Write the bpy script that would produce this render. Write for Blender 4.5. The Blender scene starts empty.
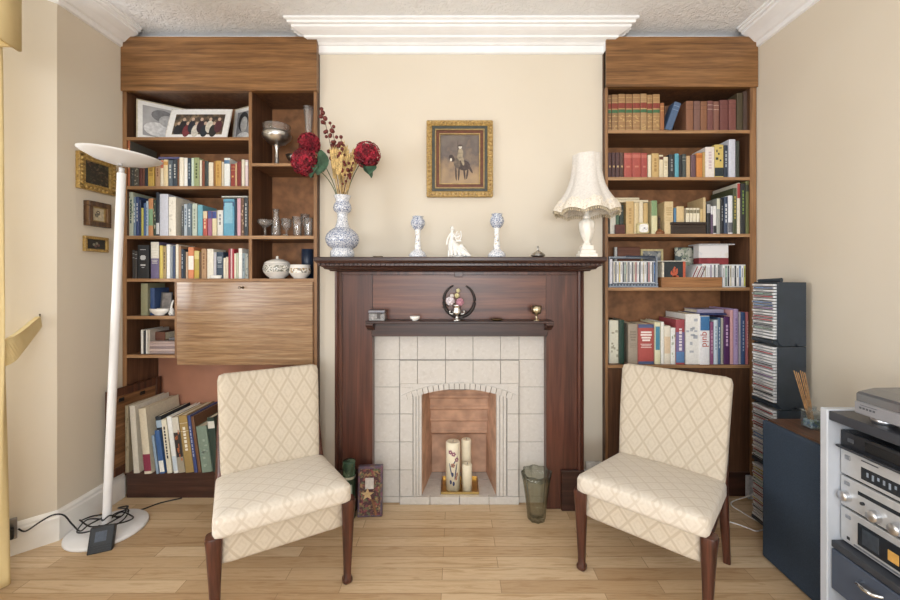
import bpy, bmesh, math, random
from mathutils import Vector, Matrix
random.seed(7)
S = bpy.context.scene
COL = S.collection
PI = math.pi
EYE = 1.196            # camera height
def wx(px, Y): return (px - 457.0) * Y / 400.0
def wz(py, Y): return EYE - (py - 278.0) * Y / 400.0
def fl(px, py):        # a point of the floor
    Y = EYE * 400.0 / (py - 278.0)
    return (wx(px, Y), Y)

# ------------------------------------------------------------------ materials
def lin(c):
    if isinstance(c, str):
        c = [int(c[i:i+2], 16) / 255 for i in (0, 2, 4)]
        g = .3 * c[0] + .59 * c[1] + .11 * c[2]; c = [g + (v - g) * .86 for v in c]
    return tuple(((v / 12.92) if v <= 0.04045 else ((v + 0.055) / 1.055) ** 2.4) for v in c) + (1.0,)
MC = {}
def base_mat(name):
    m = bpy.data.materials.new(name); m.use_nodes = True
    nt = m.node_tree; b = nt.nodes['Principled BSDF']
    return m, nt, b
def N(nt, t, **kw):
    n = nt.nodes.new(t)
    for k, v in kw.items(): setattr(n, k, v)
    return n
def ramp(nt, fac, stops):
    r = N(nt, 'ShaderNodeValToRGB')
    while len(r.color_ramp.elements) < len(stops): r.color_ramp.elements.new(0.5)
    for e, (p, c) in zip(r.color_ramp.elements, stops):
        e.position = p; e.color = lin(c)
    nt.links.new(fac, r.inputs['Fac'])
    return r.outputs['Color']
def coords(nt, scale=(1, 1, 1), rot=(0, 0, 0)):
    tc = N(nt, 'ShaderNodeTexCoord'); mp = N(nt, 'ShaderNodeMapping')
    mp.inputs['Scale'].default_value = scale; mp.inputs['Rotation'].default_value = rot
    nt.links.new(tc.outputs['Object'], mp.inputs['Vector'])
    return mp.outputs['Vector']
def noise(nt, vec, scale=5, detail=3, rough=0.5, dist=0.0):
    n = N(nt, 'ShaderNodeTexNoise')
    n.inputs['Scale'].default_value = scale; n.inputs['Detail'].default_value = detail
    n.inputs['Roughness'].default_value = rough; n.inputs['Distortion'].default_value = dist
    nt.links.new(vec, n.inputs['Vector'])
    return n.outputs['Fac']
def bump(nt, b, h, strength=0.2, dist=0.002):
    bp = N(nt, 'ShaderNodeBump'); bp.inputs['Strength'].default_value = strength
    bp.inputs['Distance'].default_value = dist
    nt.links.new(h, bp.inputs['Height']); nt.links.new(bp.outputs['Normal'], b.inputs['Normal'])
def mul(h, k):
    c = [int(h[i:i+2], 16) for i in (0, 2, 4)]
    return ''.join('%02X' % max(0, min(255, int(v * k))) for v in c)
def M(hexc, rough=0.6, metal=0.0, var=0.10, scale=60, spec=0.4):
    """plain material with a slight mottling of its own colour"""
    key = (hexc, rough, metal, var, scale, spec)
    if key in MC: return MC[key]
    m, nt, b = base_mat('mat_' + hexc)
    b.inputs['Roughness'].default_value = rough; b.inputs['Metallic'].default_value = metal
    b.inputs['Specular IOR Level'].default_value = spec
    f = noise(nt, coords(nt), scale, 2)
    c = ramp(nt, f, [(0.3, mul(hexc, 1 - var)), (0.7, mul(hexc, 1 + var * .6))])
    nt.links.new(c, b.inputs['Base Color'])
    MC[key] = m
    return m
def wood(name, dark, mid, light, axis='x', rough=0.4, fine=1.0, contrast=1.0, coat=0.0):
    key = ('wood', name)
    if key in MC: return MC[key]
    m, nt, b = base_mat('wood_' + name)
    s = {'x': (1.2, 26, 26), 'y': (26, 1.2, 26), 'z': (26, 26, 1.2)}[axis]
    v = coords(nt, tuple(k * fine for k in s))
    f = noise(nt, v, 1.6, 5, 0.6, 0.6)
    c = ramp(nt, f, [(0.5 - .17 / contrast, dark), (0.5, mid), (0.5 + .17 / contrast, light)])
    f2 = noise(nt, coords(nt, tuple(k * fine * 5 for k in s)), 1.5, 2)
    mx = N(nt, 'ShaderNodeMixRGB', blend_type='MULTIPLY'); mx.inputs['Fac'].default_value = 0.35
    nt.links.new(c, mx.inputs['Color1']); nt.links.new(ramp(nt, f2, [(0.35, '9A9A9A'), (0.6, 'FFFFFF')]), mx.inputs['Color2'])
    nt.links.new(mx.outputs['Color'], b.inputs['Base Color'])
    b.inputs['Roughness'].default_value = rough
    b.inputs['Coat Weight'].default_value = coat
    b.inputs['Coat Roughness'].default_value = 0.18
    bump(nt, b, f2, 0.08, 0.001)
    MC[key] = m
    return m
def metal(name, hexc, rough=0.25):
    return M(hexc, rough, 1.0, 0.06, 30, 0.5)
def thin_glass(name, tint='F4F8F8', gloss=0.12, body=0.0, bodycol='9AA39A', rough=0.02, edge=None):
    key = ('glass', name)
    if key in MC: return MC[key]
    m = bpy.data.materials.new('glass_' + name); m.use_nodes = True
    nt = m.node_tree; nt.nodes.clear()
    o = N(nt, 'ShaderNodeOutputMaterial'); tr = N(nt, 'ShaderNodeBsdfTransparent'); gl = N(nt, 'ShaderNodeBsdfGlossy')
    tr.inputs['Color'].default_value = lin(tint); gl.inputs['Roughness'].default_value = rough
    lw = N(nt, 'ShaderNodeLayerWeight'); lw.inputs['Blend'].default_value = 0.35
    if edge: nt.links.new(ramp(nt, lw.outputs['Facing'], [(.25, tint), (.85, edge)]), tr.inputs['Color'])
    ad = N(nt, 'ShaderNodeMath', operation='MULTIPLY_ADD'); ad.inputs[1].default_value = 0.4; ad.inputs[2].default_value = gloss
    nt.links.new(lw.outputs['Facing'], ad.inputs[0])
    mx = N(nt, 'ShaderNodeMixShader')
    nt.links.new(ad.outputs[0], mx.inputs['Fac'])
    last = tr.outputs[0]
    if body > 0:
        df = N(nt, 'ShaderNodeBsdfDiffuse'); df.inputs['Color'].default_value = lin(bodycol)
        m2 = N(nt, 'ShaderNodeMixShader'); m2.inputs['Fac'].default_value = body
        nt.links.new(tr.outputs[0], m2.inputs[1]); nt.links.new(df.outputs[0], m2.inputs[2]); last = m2.outputs[0]
    nt.links.new(last, mx.inputs[1]); nt.links.new(gl.outputs[0], mx.inputs[2])
    nt.links.new(mx.outputs[0], o.inputs['Surface'])
    MC[key] = m
    return m
def patterned(name, base, spots, scale=40, thresh=0.55, rough=0.25, soft=0.04, detail=3):
    """glazed or printed pattern: noise-shaped blotches of several colours on a base colour"""
    key = ('pat', name)
    if key in MC: return MC[key]
    m, nt, b = base_mat('pattern_' + name)
    b.inputs['Roughness'].default_value = rough
    prev = None
    for i, sc in enumerate(spots):
        f = noise(nt, coords(nt, rot=(i * 1.3, i * .7, i * .4)), scale * (1 + .35 * i), detail, 0.55, 0.3)
        r = N(nt, 'ShaderNodeValToRGB'); r.color_ramp.elements[0].position = thresh; r.color_ramp.elements[1].position = thresh + soft
        nt.links.new(f, r.inputs['Fac'])
        mx = N(nt, 'ShaderNodeMixRGB')
        nt.links.new(r.outputs['Color'], mx.inputs['Fac'])
        if prev is None: mx.inputs['Color1'].default_value = lin(base)
        else: nt.links.new(prev, mx.inputs['Color1'])
        mx.inputs['Color2'].default_value = lin(sc)
        prev = mx.outputs['Color']
    nt.links.new(prev, b.inputs['Base Color'])
    MC[key] = m
    return m
def wall_mat():
    m, nt, b = base_mat('wall_paint')
    f = noise(nt, coords(nt), 1.5, 2)
    nt.links.new(ramp(nt, f, [(0.3, 'D5C9B5'), (0.7, 'DBD0BE')]), b.inputs['Base Color'])
    b.inputs['Roughness'].default_value = 0.75; b.inputs['Specular IOR Level'].default_value = 0.2
    bump(nt, b, noise(nt, coords(nt), 220, 2), 0.06, 0.001)
    return m
def ceiling_mat():
    m, nt, b = base_mat('ceiling_paper')
    b.inputs['Base Color'].default_value = lin('F3F4F6'); b.inputs['Roughness'].default_value = 0.8
    f = noise(nt, coords(nt), 26, 4, 0.6, 1.6)
    r = ramp(nt, f, [(0.42, '000000'), (0.58, 'FFFFFF')])
    bump(nt, b, r, 0.6, 0.006)
    return m
def floor_mat():
    m, nt, b = base_mat('oak_laminate')
    v = coords(nt)
    br = N(nt, 'ShaderNodeTexBrick'); br.offset = 0.37; br.offset_frequency = 2
    br.inputs['Color1'].default_value = (0, 0, 0, 1); br.inputs['Color2'].default_value = (1, 1, 1, 1)
    br.inputs['Mortar'].default_value = (0.5, 0.5, 0.5, 1)
    br.inputs['Scale'].default_value = 1.0; br.inputs['Mortar Size'].default_value = 0.0012; br.inputs['Mortar Smooth'].default_value = 0.2
    br.inputs['Brick Width'].default_value = 0.62; br.inputs['Row Height'].default_value = 0.066
    nt.links.new(v, br.inputs['Vector'])
    tone = ramp(nt, br.outputs['Color'], [(0.0, 'BF9C73'), (0.35, 'CBAA81'), (0.7, 'D6B890'), (1.0, 'DEC39D')])
    g = noise(nt, coords(nt, (1.6, 22, 1)), 3.0, 5, 0.65, 0.8)
    gr = ramp(nt, g, [(0.3, 'D6C2A6'), (0.52, 'FFFFFF'), (0.75, 'EADCC6')])
    mx = N(nt, 'ShaderNodeMixRGB', blend_type='MULTIPLY'); mx.inputs['Fac'].default_value = 0.8
    nt.links.new(tone, mx.inputs['Color1']); nt.links.new(gr, mx.inputs['Color2'])
    mo = N(nt, 'ShaderNodeMixRGB'); nt.links.new(br.outputs['Fac'], mo.inputs['Fac'])
    nt.links.new(mx.outputs['Color'], mo.inputs['Color1']); mo.inputs['Color2'].default_value = lin('9A7B55')
    nt.links.new(mo.outputs['Color'], b.inputs['Base Color'])
    b.inputs['Roughness'].default_value = 0.38; b.inputs['Specular IOR Level'].default_value = 0.45
    bump(nt, b, br.outputs['Fac'], -0.15, 0.001)
    return m
def fabric_mat(name, lo, hi):
    m, nt, b = base_mat('fabric_' + name)
    tc = N(nt, 'ShaderNodeTexCoord'); sp = N(nt, 'ShaderNodeSeparateXYZ'); nt.links.new(tc.outputs['Object'], sp.inputs[0])
    def math_(op, a, bb=None, c=None):
        n = N(nt, 'ShaderNodeMath', operation=op)
        for i, v in enumerate((a, bb, c)):
            if v is None: continue
            if isinstance(v, (int, float)): n.inputs[i].default_value = v
            else: nt.links.new(v, n.inputs[i])
        return n.outputs[0]
    t = math_('SUBTRACT', sp.outputs['Z'], sp.outputs['Y'])
    u = math_('MULTIPLY', sp.outputs['X'], 1 / 0.073); w = math_('MULTIPLY', t, 1 / 0.091)
    a1 = math_('PINGPONG', math_('ADD', u, w), 0.5); a2 = math_('PINGPONG', math_('SUBTRACT', u, w), 0.5)
    mn = math_('MINIMUM', a1, a2)                      # 0 on the lattice, .5 in a diamond's centre
    line = N(nt, 'ShaderNodeMapRange'); line.inputs['From Min'].default_value = 0.05; line.inputs['From Max'].default_value = 0.10
    nt.links.new(mn, line.inputs['Value'])
    ring = math_('ABSOLUTE', math_('SUBTRACT', mn, 0.27)); ring2 = N(nt, 'ShaderNodeMapRange')
    ring2.inputs['From Min'].default_value = 0.03; ring2.inputs['From Max'].default_value = 0.09; nt.links.new(ring, ring2.inputs['Value'])
    n1 = noise(nt, coords(nt), 130, 3)
    mm = math_('MULTIPLY', line.outputs[0], math_('ADD', math_('MULTIPLY', ring2.outputs[0], 0.30), math_('MULTIPLY', n1, 1.1)))
    c = ramp(nt, mm, [(0.05, lo), (0.85, hi)])
    nt.links.new(c, b.inputs['Base Color']); b.inputs['Roughness'].default_value = 0.95
    b.inputs['Specular IOR Level'].default_value = 0.1
    b.inputs['Sheen Weight'].default_value = 0.15
    bump(nt, b, mm, 0.25, 0.003)
    return m

# ------------------------------------------------------------------ mesh building
class MB:
    def __init__(self): self.v = []; self.f = []; self.mi = []; self.sm = []; self.xf = Matrix.Identity(4); self.cur = 0; self.smooth = False
    def at(self, loc=(0, 0, 0), rz=0, rx=0, ry=0):
        self.xf = Matrix.Translation(loc) @ Matrix.Rotation(rz, 4, 'Z') @ Matrix.Rotation(ry, 4, 'Y') @ Matrix.Rotation(rx, 4, 'X'); return self
    def mat(self, i): self.cur = i; return self
    def add(self, vs, fs, smooth=None):
        o = len(self.v)
        self.v += [tuple(self.xf @ Vector(p)) for p in vs]
        for f in fs:
            self.f.append([i + o for i in f]); self.mi.append(self.cur); self.sm.append(self.smooth if smooth is None else smooth)
        return self
    def box(self, x0, x1, y0, y1, z0, z1, bev=0.0, seg=1):
        if bev > 0:
            bm = bmesh.new(); bmesh.ops.create_cube(bm, size=1)
            for v in bm.verts:
                v.co = ((x0 + x1) / 2 + v.co.x * (x1 - x0), (y0 + y1) / 2 + v.co.y * (y1 - y0), (z0 + z1) / 2 + v.co.z * (z1 - z0))
            bmesh.ops.bevel(bm, geom=bm.edges[:], offset=min(bev, .49 * min(abs(x1 - x0), abs(y1 - y0), abs(z1 - z0))), segments=seg, affect='EDGES', profile=0.5)
            return self.bm(bm)
        vs = [(x, y, z) for z in (z0, z1) for y in (y0, y1) for x in (x0, x1)]
        return self.add(vs, [(0, 2, 3, 1), (4, 5, 7, 6), (0, 1, 5, 4), (2, 6, 7, 3), (0, 4, 6, 2), (1, 3, 7, 5)])
    def bm(self, bm, smooth=None):
        bm.verts.index_update()
        vs = [tuple(v.co) for v in bm.verts]; fs = [[v.index for v in f.verts] for f in bm.faces]
        bm.free(); return self.add(vs, fs, smooth)
    def rbox(self, w, d, h, r, crown=0.0, n=10, warp=None):
        """soft-edged block centred on the origin, crowned on top"""
        bm = bmesh.new(); bmesh.ops.create_cube(bm, size=2)
        bmesh.ops.subdivide_edges(bm, edges=bm.edges[:], cuts=n, use_grid_fill=True)
        for v in bm.verts:
            u = v.co.copy()
            p = Vector((math.copysign(abs(u.x) ** .8, u.x) * w / 2, math.copysign(abs(u.y) ** .8, u.y) * d / 2, math.copysign(abs(u.z) ** .8, u.z) * h / 2))
            q = Vector((max(-w / 2 + r, min(w / 2 - r, p.x)), max(-d / 2 + r, min(d / 2 - r, p.y)), max(-h / 2 + r, min(h / 2 - r, p.z))))
            dd = p - q
            if dd.length > 1e-9: p = q + dd.normalized() * r
            k = (1 - u.x * u.x) * (1 - u.y * u.y)
            p.z += crown * k * (0.5 + 0.5 * u.z)
            if warp: p = warp(p)
            v.co = p
        return self.bm(bm, True)
    def prism(self, pts, z0, z1, smooth=False):
        """polygon in XY extruded along z"""
        n = len(pts)
        vs = [(x, y, z0) for x, y in pts] + [(x, y, z1) for x, y in pts]
        self.add(vs, [(i, (i + 1) % n, n + (i + 1) % n, n + i) for i in range(n)], smooth)
        self.add(vs, [tuple(range(n - 1, -1, -1)), tuple(range(n, 2 * n))], False)
        return self
    def plate(self, pts, y0, y1):
        """polygon in XZ extruded along y"""
        n = len(pts)
        vs = [(x, y0, z) for x, z in pts] + [(x, y1, z) for x, z in pts]
        return self.add(vs, [(i, (i + 1) % n, n + (i + 1) % n, n + i) for i in range(n)] + [tuple(range(n - 1, -1, -1)), tuple(range(n, 2 * n))])
    def lathe(self, prof, n=24, cx=0, cy=0, flute=0, amp=0.0, smooth=True, close=True):
        vs = []
        for r, z in prof:
            for i in range(n):
                a = 2 * PI * i / n
                rr = r * (1 + (amp * math.cos(flute * a) if flute else 0))
                vs.append((cx + rr * math.cos(a), cy + rr * math.sin(a), z))
        fs = []
        for k in range(len(prof) - 1):
            for i in range(n):
                j = (i + 1) % n
                fs.append((k * n + i, k * n + j, (k + 1) * n + j, (k + 1) * n + i))
        self.add(vs, fs, smooth)
        if close:
            caps = []
            if prof[0][0] > 1e-5: caps.append(tuple(range(n - 1, -1, -1)))
            m = (len(prof) - 1) * n
            if prof[-1][0] > 1e-5: caps.append(tuple(range(m, m + n)))
            if caps: self.add(vs, caps, False)
        return self
    def tube(self, pts, r, n=8, smooth=True):
        pts = [Vector(p) for p in pts]; rings = []
        up = Vector((0, 0, 1))
        for i, p in enumerate(pts):
            t = (pts[min(i + 1, len(pts) - 1)] - pts[max(i - 1, 0)])
            t = t.normalized() if t.length > 1e-9 else up
            a = t.cross(up)
            if a.length < 1e-3: a = t.cross(Vector((1, 0, 0)))
            a.normalize(); b = t.cross(a)
            rr = r[i] if isinstance(r, (list, tuple)) else r
            rings.append([p + (a * math.cos(2 * PI * k / n) + b * math.sin(2 * PI * k / n)) * rr for k in range(n)])
        vs = [tuple(p) for ring in rings for p in ring]
        fs = [(i * n + k, i * n + (k + 1) % n, (i + 1) * n + (k + 1) % n, (i + 1) * n + k) for i in range(len(pts) - 1) for k in range(n)]
        self.add(vs, fs, smooth)
        self.add(vs, [tuple(range(n - 1, -1, -1)), tuple(range((len(pts) - 1) * n, len(pts) * n))], False)
        return self
    def loft(self, secs, n=16, power=4.0):
        """superellipse sections (x, y, z, hx, hy)"""
        vs = []
        for x, y, z, hx, hy in secs:
            for i in range(n):
                a = 2 * PI * (i + .5) / n; c, s = math.cos(a), math.sin(a)
                vs.append((x + hx * math.copysign(abs(c) ** (2 / power), c), y + hy * math.copysign(abs(s) ** (2 / power), s), z))
        m = len(secs)
        self.add(vs, [(k * n + i, k * n + (i + 1) % n, (k + 1) * n + (i + 1) % n, (k + 1) * n + i) for k in range(m - 1) for i in range(n)], True)
        self.add(vs, [tuple(range(n - 1, -1, -1)), tuple(range((m - 1) * n, m * n))], False)
        return self
    def ball(self, c, r, n=10, sz=1.0):
        pr = [(max(1e-6, r * math.sin(PI * k / n)), -r * sz * math.cos(PI * k / n) + c[2]) for k in range(n + 1)]
        return self.lathe(pr, 2 * n - 4, c[0], c[1], close=False)
LOC = {}
def setp(o, label=None, cat=None, group=None, kind=None):
    if label: o['label'] = label
    if cat: o['category'] = cat
    if group: o['group'] = group
    if kind: o['kind'] = kind
def obj(name, mb, mats, parent=None, base=None, fix=True):
    """links the collected shape as ONE mesh object; under a thing, coordinates are the place's unless the thing is turned"""
    vs = [Vector(p) for p in mb.v]
    if parent is not None: org, local = LOC[parent.name]
    else:
        if base is None:
            xs = [p.x for p in vs]; ys = [p.y for p in vs]; zs = [p.z for p in vs]
            base = ((min(xs) + max(xs)) / 2, (min(ys) + max(ys)) / 2, min(zs))
        org, local = Vector(base), False
    if not local: vs = [p - org for p in vs]
    me = bpy.data.meshes.new(name)
    me.from_pydata([tuple(p) for p in vs], [], mb.f)
    for m in (mats if isinstance(mats, (list, tuple)) else [mats]): me.materials.append(m)
    for p, mi, s in zip(me.polygons, mb.mi, mb.sm): p.material_index = mi; p.use_smooth = s
    if fix:
        bm = bmesh.new(); bm.from_mesh(me); bmesh.ops.recalc_face_normals(bm, faces=bm.faces[:]); bm.to_mesh(me); bm.free()
    me.update()
    o = bpy.data.objects.new(name, me); COL.objects.link(o)
    if parent is not None: o.parent = parent
    else: o.location = org
    LOC[o.name] = (org, local)
    return o
def thing(name, label, cat, loc=(0, 0, 0), rz=0.0, group=None, local=False):
    o = bpy.data.objects.new(name, None); COL.objects.link(o)
    o.location = loc; o.rotation_euler = (0, 0, rz); o.empty_display_size = 0.05
    setp(o, label, cat, group)
    LOC[o.name] = (Vector(loc), local or rz != 0)
    return o
def single(name, mb, mats, label, cat, group=None, base=None):
    o = obj(name, mb, mats, None, base); setp(o, label, cat, group); return o
def struct(name, mb, mats, parent=None):
    o = obj(name, mb, mats, parent)
    if parent is None: o['kind'] = 'structure'
    return o
def dup(root, loc=None, rz=None, label=None, group=None):
    r = root.copy(); COL.objects.link(r)
    if loc is not None: r.location = loc
    if rz is not None: r.rotation_euler = (0, 0, rz)
    if label: r['label'] = label
    if group: r['group'] = group
    for ch in list(root.children):
        c = ch.copy(); COL.objects.link(c); c.parent = r
        for g in list(ch.children):
            d = g.copy(); COL.objects.link(d); d.parent = c
    return r
ORD = ['', 'first', 'second', 'third', 'fourth', 'fifth', 'sixth', 'seventh', 'eighth', 'ninth', 'tenth', 'eleventh', 'twelfth', 'thirteenth',
       'fourteenth', 'fifteenth', 'sixteenth', 'seventeenth', 'eighteenth', 'nineteenth', 'twentieth', 'twenty-first', 'twenty-second', 'twenty-third', 'twenty-fourth', 'twenty-fifth']

# ------------------------------------------------------------------ the room
H = 2.563; PT = 2.508; YB = 2.186; YW = 2.225; YK = 2.46      # ceiling, bookcase fronts, breast face, alcove back
XL, XR = -1.83, 1.64
BX0, BX1 = wx(317.3, YB), wx(605, YB)             # chimney breast
WALL = wall_mat(); CEIL = ceiling_mat(); FLOOR = floor_mat()
WHITE = M('EFEDE8', 0.45, 0, 0.03, 8); PLASTER = M('F0F0F1', 0.6, 0, 0.02, 10)
PANE = thin_glass('pane', 'FFFFFF', 0.02)
struct('floor', MB().box(-2.7, 1.8, -2.6, 2.6, -0.08, 0), FLOOR)
struct('ceiling', MB().box(-2.7, 1.8, -2.6, 2.6, H, H + 0.08), CEIL)
def wall_seg(A, B, th=0.1, hole=None, z1=H, mb=None):
    """wall from A to B (plan), thickness to the right-hand side of A->B, with an optional opening (s0, s1, z0, z1)"""
    mb = mb or MB()
    L = math.hypot(B[0] - A[0], B[1] - A[1]); a = math.atan2(B[1] - A[1], B[0] - A[0])
    mb.at((A[0], A[1], 0), a)
    if not hole: mb.box(0, L, -th, 0, 0, z1)
    else:
        s0, s1, h0, h1 = hole
        mb.box(0, s0, -th, 0, 0, z1); mb.box(s1, L, -th, 0, 0, z1); mb.box(s0, s1, -th, 0, 0, h0); mb.box(s0, s1, -th, 0, h1, z1)
    return mb.at()
def window(n, A, B, hole, th=0.1, bars=2):
    a = math.atan2(B[1] - A[1], B[0] - A[0]); s0, s1, h0, h1 = hole
    mb = MB().at((A[0], A[1], 0), a); fw = 0.05
    y0, y1 = -th * .8, -th * .3
    for k in range(bars + 1):
        x = s0 + (s1 - s0 - fw) * k / bars; mb.box(x, x + fw, y0, y1, h0, h1)
    mb.box(s0, s1, y0, y1, h0, h0 + fw); mb.box(s0, s1, y0, y1, h1 - fw, h1); mb.box(s0, s1, y0, y1, h1 - .45, h1 - .45 + fw * .7)
    mb.box(s0 - .04, s1 + .04, -th, .06, h0 - .03, h0)
    w = struct('window_%d' % n, mb.at(), WHITE)
    g = MB().at((A[0], A[1], 0), a).box(s0 + .01, s1 - .01, -th * .55, -th * .5, h0 + .01, h1 - .01).at()
    struct('window_pane', g, PANE, w)
BAY = [(XL, 1.83), (-2.5, 1.16), (-2.5, -0.75), (XL, -1.42)]
def seglen(A, B): return math.hypot(B[0] - A[0], B[1] - A[1])
# every run goes with the outside on its right hand
struct('wall_left', wall_seg((XL, -1.42), (XL, -2.5), mb=wall_seg((XL, 2.56), (XL, 1.83))), WALL)
HS = (0.40, 0.88, 0.75, 2.15); HF = (0.12, seglen(BAY[1], BAY[2]) - 0.12, 0.75, 2.15); HR = (0.55, 2.95, 0.35, 2.2)
struct('wall_bay_splay', wall_seg(BAY[0], BAY[1], hole=HS), WALL)
struct('wall_bay_front', wall_seg(BAY[1], BAY[2], hole=HF), WALL)
struct('wall_bay_rear', wall_seg(BAY[2], BAY[3], hole=(0.10, 0.86, 0.75, 2.15)), WALL)
struct('wall_rear', wall_seg((XL, -2.5), (XR, -2.5), hole=HR), WALL)
struct('wall_right', wall_seg((XR, -2.5), (XR, 2.56)), WALL)
struct('wall_alcove', wall_seg((XR, YK), (XL, YK)), WALL)
window(1, BAY[0], BAY[1], HS, bars=1); window(2, BAY[1], BAY[2], HF, bars=3); window(3, BAY[2], BAY[3], (0.10, 0.86, 0.75, 2.15), bars=1)
window(4, (XL, -2.5), (XR, -2.5), HR, bars=3)
# chimney breast with the opening of the fireplace
OX0, OX1 = wx(422, 2.125), wx(496, 2.125); OZ = 0.64
mb = MB().box(BX0, OX0 - .03, YW, YK, 0, H).box(OX1 + .03, BX1, YW, YK, 0, H).box(OX0 - .03, OX1 + .03, YW, YK, OZ, H)
struct('wall_chimney_breast', mb, WALL)
# cornice
def run(mb, A, B, n, prof, eA, eB):
    d = Vector((B[0] - A[0], B[1] - A[1], 0)).normalized(); nn = Vector((n[0], n[1], 0)); m = len(prof)
    vs = []
    for P, e, s in ((A, eA, -1), (B, eB, 1)):
        for o, dz in prof:
            p = Vector((P[0], P[1], 0)) + nn * o + d * (s * e * o); vs.append((p.x, p.y, H - dz))
    mb.add(vs, [(i, (i + 1) % m, m + (i + 1) % m, m + i) for i in range(m)] + [tuple(range(m - 1, -1, -1)), tuple(range(m, 2 * m))])
PB = [(0, 0), (.142, 0), (.142, .010), (.130, .014), (.128, .026), (.114, .028), (.112, .038), (.096, .046), (.080, .052), (.066, .056), (.064, .066), (.050, .070), (.034, .076), (.026, .084), (.016, .086), (.014, .120), (.008, .124), (0, .125)]
PS = [(0, 0), (.112, 0), (.112, .009), (.102, .012), (.100, .022), (.088, .026), (.086, .036), (.066, .048), (.048, .060), (.034, .074), (.026, .082), (.014, .086), (.012, .108), (0, .112)]
mb = MB(); run(mb, (BX0, YW), (BX1, YW), (0, -1), PB, 1, 1); run(mb, (BX0, YW), (BX0, YB - .001), (-1, 0), PB, 1, 0); run(mb, (BX1, YW), (BX1, YB - .001), (1, 0), PB, 1, 0)
struct('trim_1', mb, PLASTER)
mb = MB(); run(mb, (XL, YB - .001), (XL, 1.83), (1, 0), PS, 0, .414)
q = math.sqrt(.5); run(mb, (XL, 1.83), (-2.5, 1.16), (q, -q), PS, .414, 0); struct('trim_2', mb, PLASTER)
mb = MB(); run(mb, (XR, YB - .001), (XR, -2.5), (-1, 0), PS, 0, 0); struct('trim_3', mb, PLASTER)
struct('slot_filler_left', MB().box(XL, BX0, YB + .075, YB + .09, PT, H), CEIL); struct('slot_filler_right', MB().box(BX1, XR, YB + .075, YB + .09, PT, H), CEIL)  # added strips in ceiling colour, hiding the dark slot above the bookcases
mb = MB(); run(mb, (XL, -1.42), (XL, -2.5), (1, 0), PS, 0, 0); struct('trim_4', mb, PLASTER)
# skirting
SK = [(0, H), (.018, H), (.018, H - .105), (.014, H - .112), (.014, H - .122), (.008, H - .132), (0, H - .135)]
mb = MB(); run(mb, (XL, YB), (XL, 1.83), (1, 0), SK, 0, .414); struct('baseboard_left', mb, WHITE)
mb = MB(); run(mb, (XL, 1.83), (-2.5, 1.16), (q, -q), SK, .414, 0); struct('baseboard_bay', mb, WHITE)
mb = MB(); run(mb, (XR, YB), (XR, -2.5), (-1, 0), SK, 0, 0); struct('baseboard_right', mb, WHITE)
mb = MB(); run(mb, (BX0, YW), (wx(336, 2.07), YW), (0, -1), SK, 0, 0); run(mb, (wx(583, 2.07), YW), (BX1, YW), (0, -1), SK, 0, 0); struct('baseboard_breast', mb, WHITE)

# ------------------------------------------------------------------ fitted bookcases
WD_EDGE = wood('shelf_edge', '8A6039', 'AA7C50', 'C09468', 'x', 0.45)
WD_IN = wood('carcase', '4E2F1C', '623E27', '764D31', 'z', 0.5)
WD_SHELF = wood('shelf_board', '5C3A23', '734A2D', '88603C', 'x', 0.5)
WD_UP = wood('upright', '785030', '97693F', 'AC7E52', 'z', 0.45)
WD_BACK = M('96633C', 0.6, 0, 0.18, 18)
WD_PANEL = wood('header', '66421F', '8A5C30', 'A27140', 'x', 0.35, 1.2, 0.9)
WD_FLAP = wood('flap', '83593A', 'A67E56', 'BF9B72', 'x', 0.3, 1.5, 0.8, 0.5)
WD_DARK = wood('plinth', '3A2018', '4A2B20', '583528', 'x', 0.4)
RED_BOARD = M('B67A5E', 0.45, 0, 0.08, 6)
WD_DOOR = wood('cupboard_door', '4C2F20', '5D3C28', '6C4830', 'z', 0.35)
KEYM = metal('dark_brass', '5A4A30', 0.4)
def shelf(par, x0, x1, ztop, th, y1, y0=YB + .002):
    mb = MB(); mb.mat(0).box(x0, x1, y0 + .004, y1, ztop - th, ztop); mb.mat(1).box(x0, x1, y0, y0 + .0042, ztop - th, ztop)
    return obj('shelf', mb, [WD_SHELF, WD_EDGE], par)
def upright(name, par, x0, x1, z0, z1, y1, y0=YB):
    mb = MB(); mb.mat(0).box(x0, x1, y0 + .004, y1, z0, z1); mb.mat(1).box(x0, x1, y0, y0 + .0042, z0, z1)
    return obj(name, mb, [WD_IN, WD_UP], par)
YBK = 2.432
zB = lambda py: wz(py, YB)
xB = lambda px: wx(px, YB)
LX0, LX1 = XL + .002, BX0 - .002
L = thing('bookcase', 'tall fitted brown wooden bookcase with a drop-front desk flap, beside the white floor lamp', 'bookcase', ((LX0 + LX1) / 2, YB, 0))
upright('side_panel', L, LX0, xB(126.5), 0.12, PT - .02, YBK); upright('side_panel', L, xB(313.7), LX1, 0, PT - .02, YBK)
obj('back_panel', MB().box(LX0, LX1, YBK, YBK + .012, zB(364), PT - .02), WD_BACK, L)
obj('top_board', MB().box(xB(126.5), xB(313.7), YB + .021, YBK, zB(90.5), zB(88)), WD_IN, L)
obj('lower_back_board', MB().box(LX0, LX1, YBK - .012, YBK + .012, 0, zB(363)), RED_BOARD, L)
obj('top_panel', MB().box(LX0, LX1 + .003, YB - .012, YB + .02, zB(91.5), PT), WD_PANEL, L)
ZL = {1: zB(137), 2: zB(186), 3: zB(235.7), 4: zB(278.6), 5: zB(316), 6: zB(354.5), 7: zB(470)}
lx0, lx1 = xB(126.5), xB(313.7)
DV0, DV1 = xB(248.3), xB(251.6)
upright('divider', L, DV0, DV1, ZL[4], zB(90.5), YBK, YB + .004)
shelf(L, lx0, DV0, ZL[1], .017, YBK); shelf(L, lx0, DV0, ZL[2], .017, YBK); shelf(L, DV1, lx1, zB(163.2), .016, YBK)
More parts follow.
